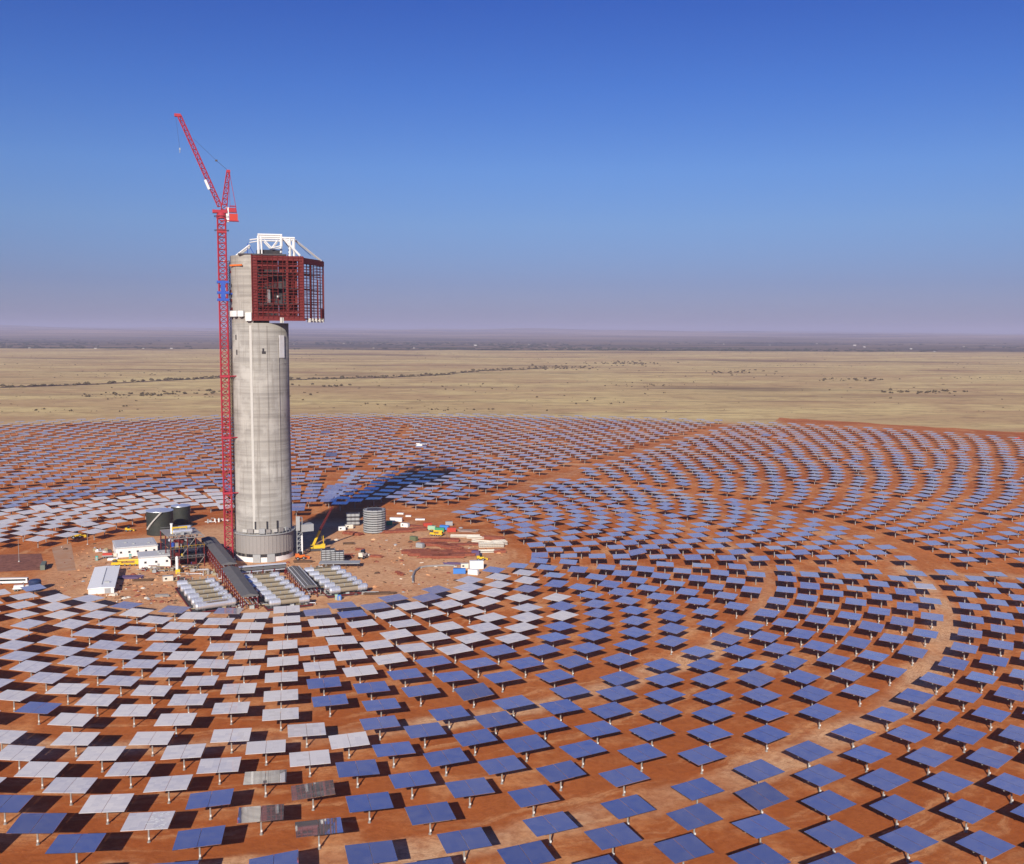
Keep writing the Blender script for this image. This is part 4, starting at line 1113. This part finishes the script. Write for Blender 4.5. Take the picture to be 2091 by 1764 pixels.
# yellow crane with raised boom at the tower's right foot
P = at(647, 1124); rz = math.atan2(-P.x, P.y)
t = thing("boom_crane", P, "yellow boom crane with raised boom in the tower's shadow", "crane", rz)
m = MB(); m.box((0, 0, .9), (8.5, 5.2, 1.4)); m.build("undercarriage", DARKST, t)
m = MB(); m.box((.5, 0, 2.6), (9, 3.2, 2.2)); m.box((4.2, 0, 3.2), (2.2, 3.6, 2.2)); m.build("upper_body", YELLOW, t)
m = MB(); m.box((-3.2, -1.6, 3.0), (1.8, 1.4, 2.2)); c_ = m.build("cab", YELLOW, t); MB().box((-3.2, -2.32, 3.3), (1.4, .08, 1.2)).build("windscreen", GLASS, c_)
def off(x, y):
    z = height_at(P, y); u, _ = proj(P.x, P.y, z); return (x - u) / FPX * Vector((P.x, P.y, z - CAMH)).dot(FW), 0, z
b0, b1, b2 = off(637, 1120), off(653, 1083), off(678, 1036)
m = MB(); m.tube(b0, b1, .95, .8, n=6); bm_ = m.build("boom", YELLOW, t)
m = MB(); m.mast(b1, b2, 1.0, 1.6, .28, .15, .6); m.build("lattice_jib", REDST, bm_)
m = MB(); m.tube((4.4, 0, 4), b1, .08, n=4); m.bar((4.4, 0, 3.6), (4.2, 0, 9.5), .35); m.tube(b0, (4.4, 0, 4.4), .3, n=5); m.build("back_mast", YELLOW, t)

# small yellow machines
def loader(p, rz, label, mt=YELLOW, s=1.0):
    t = thing("loader", at(*p), label, "loader", rz)
    m = MB(); m.box((0, 0, 1.4 * s), (3.6 * s, 1.8 * s, 1.1 * s)); m.box((-1.2 * s, 0, 2.0 * s), (1.4 * s, 1.7 * s, .9 * s)); m.build("body", mt, t)
    m = MB(); m.box((.2 * s, 0, 2.6 * s), (1.4 * s, 1.5 * s, 1.4 * s), 0, .85); m.build("cab", GLASS, t)
    m = MB(); m.bar((.6 * s, -.7 * s, 1.6 * s), (3.0 * s, -.7 * s, .8 * s), .25 * s); m.bar((.6 * s, .7 * s, 1.6 * s), (3.0 * s, .7 * s, .8 * s), .25 * s); m.box((3.3 * s, 0, .7 * s), (.8 * s, 2.2 * s, .9 * s)); m.build("bucket_arm", mt, t)
    wheels(t, (1.2 * s, -1.2 * s), .95 * s, .65 * s, .5 * s)
loader((155, 1099), .6, "yellow loader under the last white heliostats left of the tanks", s=1.7)
loader((262, 1085), .3, "small yellow loader on bare soil left of the dark tanks", s=1.1)
loader((981, 1144), .2, "small yellow loader at the right end of the red steel yard", s=1.2)
loader((741, 1140), 1.2, "cream loader on the open yard beside the low grey stacks", CREAM, 1.6)
loader((613, 1142), .4, "orange machine standing at the foot of the tower", ORANGE, 1.5)

def lamp_post(p, h, label):
    t = thing("lamp_post", at(*p), label, "lamp post", 0)
    m = MB(); m.tube((0, 0, 0), (0, 0, h), .16, .09, n=8); m.build("pole", STEEL, t); MB().box((0, 0, .3), (.8, .8, .6)).build("footing", PALECON, t)
    m = MB(); m.box((.9, 0, h), (1.8, .3, .2)); m.box((-.9, 0, h), (1.8, .3, .2)); m.build("lamp_head", GREYPAN, t)
lamp_post((39, 1147), 15, "tall thin lamp post beside the brown fenced plot, far left")
lamp_post((179, 1112), 9, "thin lamp post on bare soil below the yellow loader")

# stacks of grey mirror frames
def stack(p, shape, w, d, tiers, th, label, rz=None):
    P = at(*p); t = thing("panel_stack", P, label, "stack", math.atan2(-P.x, P.y) if rz is None else rz)
    for i in range(tiers):
        z = i * th; m = MB()
        if shape == "round": m.lathe([(w / 2, z + th * .38), (w / 2, z + th * .95)], n=14)
        else: m.box((0, 0, z + th * .66), (w, d, th * .58))
        m.build("panel_tier", GREYPAN, t)
    m = MB()
    if shape == "round":
        for i in range(14):
            a = 2 * math.pi * i / 14; m.bar((w * .47 * math.cos(a), w * .47 * math.sin(a), 0), (w * .47 * math.cos(a), w * .47 * math.sin(a), tiers * th + .8), .3)
        m.tube((0, 0, 0), (0, 0, tiers * th), w * .36, n=12)
    else:
        for sx in (-.46, -.15, .15, .46):
            for sy in (-.5, .5): m.bar((sx * w, sy * d, 0), (sx * w, sy * d, tiers * th + .3), .22)
        m.box((0, 0, tiers * th / 2), (w * .86, d * .86, tiers * th))
    m.build("rack", DARKST, t)
    return t
stack((765, 1086), "round", 15.8, 0, 10, 1.62, "tall round stack of grey panels in ten tiers right of the tower")
stack((721, 1072), "square", 9.5, 6, 3, 2.9, "pale grey block of panels beside the tall round stack")
stack((670, 1148), "square", 8.5, 6, 6, 1.35, "low dark grey panel stack beside the yellow boom crane")
stack((689, 1149), "square", 8.0, 6, 6, 1.2, "low pale grey panel stack behind the open roofed shed")
t = thing("flat_shed", at(694, 1158), "low flat grey roofed shed at the far end of the right vessel bank", "shed", TRZ * .3)
m = MB(); m.box((0, 0, 3.0), (24, 8, .3)); m.build("roof", GREYPAN, t)
m = MB()
for x in (-11, -4, 4, 11):
    for y in (-3.6, 3.6): m.bar((x, y, 0), (x, y, 3), .3)
m.build("post", DARKST, t)

# containers and cabins
for p, L, mt, lb, rz, cat in (
    ((698, 1083), 5, WSTEEL, "white cabin left of the grey panel block, in the open", .3, "cabin"),
    ((713, 1079), 5.5, CREAM, "cream cabin touching the foot of the grey panel block", .3, "cabin"),
    ((809, 1065), 9, WSTEEL, "white container lorry body near the first mirrors behind the round stack", -.15, "container"),
    ((827, 1076), 6, WSTEEL, "white cabin in front of the white lorry body", -.4, "cabin"),
    ((795, 1072), 4, GREENP, "small green container under the white lorry body", 0, "container"),
    ((818, 1050), 5, WSTEEL, "white panel lying in the lane behind the yard, left one", -.2, "container"),
    ((834, 1055), 4, WSTEEL, "small white crate in the lane behind the yard, right one", 0, "container"),
    ((858, 1062), 7, WSTEEL, "low white box near the mirrors behind the coloured containers", 0, "container"),
    ((873, 1076), 6, REDP, "red container left of the pale green one", .25, "container"),
    ((882, 1082), 5.5, PGREEN, "pale green container in the coloured row", -.2, "container"),
    ((898, 1086), 6.5, GREENP, "bright green container in the coloured row", -.15, "container"),
    ((908, 1081), 6.5, BLUEP, "light blue container behind the bright green one", -.3, "container"),
    ((922, 1086), 6, REDP, "red container at the right end of the coloured row", .1, "container"),
    ((917, 1073), 5, GREYPAN, "grey container behind the light blue one", .1, "container"),
    ((938, 1171), 7, BLUEP, "blue container in front of a white cabin beside the first pale mirrors", .05, "container"),
    ((949, 1160), 4.6, CREAM, "cream cabin between the blue and the tall white container", .1, "cabin"),
    ((973, 1161), 8, WSTEEL, "big white container next to the grey heliostats", .1, "container"),
    ((967, 1173), 6, WSTEEL, "white container nearest to the heliostats at the yard's lower right", -.4, "container"),
    ((861, 913), 13, WSTEEL, "lone white container standing among the far heliostats", 0, "container"),
    ((2093, 981), 7, WSTEEL, "white container cut by the right edge among the far heliostats", .2, "container"),
    ((858, 1118), 5, GREYPAN, "grey container lying on the red steel yard, left end", -.5, "container"),
    ((845, 1104), 5, paint("dull_green", (0.14, 0.17, 0.09), .6, wear=.3), "dull green skip at the upper left of the red steel yard", -.6, "container"),
    ((972, 1134), 5, PURPLE, "purple grey container at the right end of the red steel stacks", -.3, "container"),
    ((343, 1186), 5.5, CREAM, "cream cabin left of the first silver vessels", .4, "cabin"),
    ((89, 1160), 12, paint("green_grey", (0.16, 0.19, 0.15), .6, wear=.3), "long green grey container seen end on by the fenced plot", 1.9, "container")):
    big = mt is WSTEEL and L in (8, 13)
    container(p, L, mt, lb, rz, cat, 4.6 if big else 0.9 if 'lane' in lb or 'low white' in lb else 2.8, 3.2 if big else 2.5)
t = thing("flatbed_truck", at(2076, 897), "small red vehicle alone on the soil at the far right", "truck", .2)
m = MB(); m.box((0, 0, 1.6), (7, 2.5, 1.6)); m.box((2.6, 0, 2.8), (1.8, 2.3, 1.2)); m.build("body", REDP, t); wheels(t, (2.2, -2.2), 1.1, .55)

# red steel waiting on the yard
rs = [((848, 1128), 18, 6, .10, 1), ((866, 1133), 20, 6, .08, 1), ((890, 1137), 22, 6, .02, 1), ((915, 1138), 22, 5, .10, 1), ((942, 1134), 20, 5, .16, 1), ((868, 1124), 20, 6, .05, 0), ((893, 1127), 22, 7, .1, 0), ((920, 1129), 22, 6, .1, 0),
      ((884, 1113), 20, 6, .05, 1), ((908, 1115), 18, 6, -.5, 1), ((925, 1120), 16, 6, -.6, 1), ((950, 1124), 20, 5, -.3, 0), ((890, 1104), 22, 5, .1, 1), ((916, 1104), 16, 5, -.2, 1), ((948, 1112), 22, 5, .1, 0), ((812, 1087), 24, 4, .28, 1), ((840, 1083), 24, 4, .22, 1), ((852, 1075), 16, 4, -.4, 0),
      ((722, 1091), 16, 4, -.5, 1), ((702, 1137), 12, 4, .1, 1), ((1008, 1100), 16, 5, -.3, 1), ((1020, 1127), 8, 5, 0, 1)]
WHR = ["row nearest the tower", "middle of the yard", "far side of the yard"]
for i, (p, L, d_, rz, hi) in enumerate(rs):
    t = thing("steel_stack", at(*p), "stack of %s red steel beams %.1f%% across and %.1f%% down the photo" % ("long" if L >= 20 else "short", p[0] / IW * 100, p[1] / IH * 100), "steel stack", rz, "red steel stacks on the yard")
    r = random.Random(i); m = MB(); H_ = 2 if hi else 1
    for lay in range(H_):
        for j in range(int(d_ * 1.3)):
            if r.random() < .1: continue
            y = -d_ * .7 + j * 1.08; l_ = L * r.uniform(.82, 1.0); m.box((r.uniform(-.8, .8), y, .55 + lay * .75), (l_, .42, .6)); m.box((0, y, .9 + lay * .75), (l_ * .98, .62, .07))
    m.build("beam_layer", BEAMRED, t)
    m = MB()
    for k_ in (-.38, -.12, .14, .38): m.box((L * k_, 0, .14), (.3, d_ * 1.5, .26))
    m.build("bearer", TIMBER, t)
for i, (p, L, d_, rz, lb) in enumerate((((1003, 1116), 16, 7, .1, "white lattice frames stacked at the right end of the yard, largest heap"), ((1020, 1112), 9, 6, .3, "white lattice frames standing behind the largest white heap"), ((1000, 1128), 14, 3, .1, "low row of white frames nearest the heliostats"),
                                        ((950, 1097), 20, 2.5, 0, "long white truss lying behind the red steel stacks"), ((971, 1100), 12, 2, -.2, "short white truss at the end of the long one"), ((984, 1108), 14, 2, -.35, "slanting white truss between red steel and white heap"))):
    t = thing("frame_stack", at(*p), lb, "frames", rz)
    for lay in range(3 if d_ > 4 else 2):
        m = MB(); z = .4 + lay * 1.0
        for y in (-d_ / 2, 0, d_ / 2): m.bar((-L / 2, y, z), (L / 2, y, z), .4)
        n = int(L / 1.6)
        for j in range(n + 1): x = -L / 2 + L * j / n; m.bar((x, -d_ / 2, z), (x, d_ / 2, z), .3)
        for j in range(n): x = -L / 2 + L * j / n; m.bar((x, -d_ / 2, z), (x + L / n, d_ / 2, z), .25)
        m.build("lattice_frame", CREAM, t)
for p, w_, d_, rz, mt, lb in (((712, 1111), 8, 2.6, .1, TIMBER, "dark timber pile alone on the pale yard"), ((768, 1137), 11, 4, -.35, BEAMRED, "brown steel mats lying on the open yard"), ((735, 1123), 7, 3, -.3, BEAMRED, "small brown steel pile behind the cream loader"),
                              ((816, 1172), 3, 9, .5, BEAMRED, "single brown steel mat on the yard below the red stacks"), ((268, 1180), 15, 5, .06, PURPLE, "purple grey sheets heaped right of the white workshop"), ((293, 1186), 15, 2.4, .12, TIMBER, "long dark brown beams lying right of the white workshop"),
                              ((955, 1085), 16, 6, -.1, paint("pale_rubble", (0.34, 0.25, 0.21), .9, wear=.5), "pale heap of scrap behind the white trusses"), ((330, 1218), 8, 3, .2, GREYCLAD, "grey scrap heap in front of the left vessel bank"), ((232, 1216), 5, 3, .2, CREAM, "pale crates before the white workshop, near the mirrors"),
                              ((620, 1148), 14, 3, .1, TIMBER, "dark steel bundles between tower foot and right vessel bank"), ((775, 1213), 20, 3, .12, TIMBER, "low dark bank of spoil right of the vessel banks"), ((925, 1152), 13, 2, -.1, PURPLE, "dark sheets by the curved pipe")):
    t = thing("material_pile", at(*p), lb, "pile", rz); r = random.Random(int(p[0]))
    for lay in range(3):
        m = MB()
        for j in range(int(max(2, d_ * 1.2))):
            y = -d_ / 2 + d_ * (j + .5) / max(2, int(d_ * 1.2)); m.box((r.uniform(-.6, .6), y + r.uniform(-.2, .2), .2 + lay * .36), (w_ * r.uniform(.45, .95), .7, .34), r.uniform(-.06, .06))
        m.build("layer", mt, t)
t = thing("ground_pipe", at(843, 1184), "grey pipe curving over the bare soil below the red steel yard", "pipe")
o0 = at(843, 1184); m = MB(); pts = [at(*q) - o0 for q in ((843, 1190), (843, 1178), (847, 1168), (858, 1160), (872, 1158), (890, 1157), (911, 1156), (930, 1157))]
m.line([(p_.x, p_.y, .55) for p_ in pts], .6, 8); m.build("pipe_run", GREYCLAD, t)
for p_ in pts[1::2]: MB().box((p_.x, p_.y, .25), (1.8, 1.8, .5)).build("support_block", PALECON, t)
# fenced brown plot, far left
q = [at(-60, 1134), at(84, 1130), at(93, 1163), at(-60, 1170)]
pm = NT("gravel_brown"); n_ = pm.noise(pm.pos(), .25, 5, .7)
m = MB(); m.add([(v_.x, v_.y, -.02) for v_ in (q[3], q[2], q[1], q[0])], [(0, 1, 2, 3)])
tag(m.build("gravel_plot", pm.done(pm.mix(pm.step(n_, .4, .6), (0.20, 0.085, 0.062), (0.30, 0.13, 0.09)), .95, spec=.05)), kind='structure')
q = [at(105, 1118), at(145, 1108), at(155, 1164), at(118, 1166)]
pm = NT("gravel_pale"); n_ = pm.noise(pm.pos(), .12, 5, .7)
m = MB(); m.add([(v_.x, v_.y, -.03) for v_ in (q[3], q[2], q[1], q[0])], [(0, 1, 2, 3)])
tag(m.build("gravel_path", pm.done(pm.mix(pm.step(n_, .35, .65), (0.46, 0.235, 0.125), (0.50, 0.31, 0.20)), .95, spec=.05)), kind='structure')
# far white buildings beyond the grassland
FB = [(195, 712, 26), (293, 712, 20), (350, 712, 30), (478, 709, 20), (763, 711, 22), (845, 711, 24), (480, 694, 24), (600, 703, 22), (970, 706, 50), (1050, 699, 24), (1080, 704, 22), (968, 694, 26), (918, 700, 18), (1118, 706, 24), (1340, 712, 16), (1460, 699, 36), (1478, 703, 30), (1572, 705, 26), (1668, 702, 30), (1745, 706, 52), (1765, 709, 34), (1908, 718, 22), (1860, 713, 34), (1968, 708, 26), (2030, 706, 22), (60, 711, 24), (560, 706, 18), (702, 702, 26)]
for x, y, w_ in FB:
    far_house(x, y, w_ * .62, w_ * .16, "tiny white farm building %.1f%% across the photo just below the horizon" % (x / IW * 100))

# litter of offcuts, planks and spoil heaps on the yard
dm = MB(); r = random.Random(77)
YD = [(120, 1110, 420, 1235), (560, 1140, 1040, 1215), (680, 1062, 1030, 1150), (230, 1160, 370, 1232)]
for i in range(650):
    x0, y0, x1, y1 = r.choice(YD); x, y = r.uniform(x0, x1), r.uniform(y0, y1)
    if not inside(YARD, x, y): continue
    P = at(x, y); dm.cur = r.choice((0, 0, 0, 1, 1, 2, 4, 4, 3) if r.random() < .5 else (0, 1, 4)); L = r.uniform(.3, 2.6)
    if r.random() < .75: dm.box((P.x, P.y, .12), (L, r.uniform(.2, .7), r.uniform(.15, .5)), r.uniform(0, 3.1))
    else: dm.lathe([(L * .8, -.05), (L * .5, L * .22), (.1, L * .36)], (P.x, P.y, 0), 7)
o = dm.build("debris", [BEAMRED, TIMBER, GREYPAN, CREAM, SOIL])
tag(o, "litter of offcuts, planks and small spoil heaps over the yard", kind='stuff')
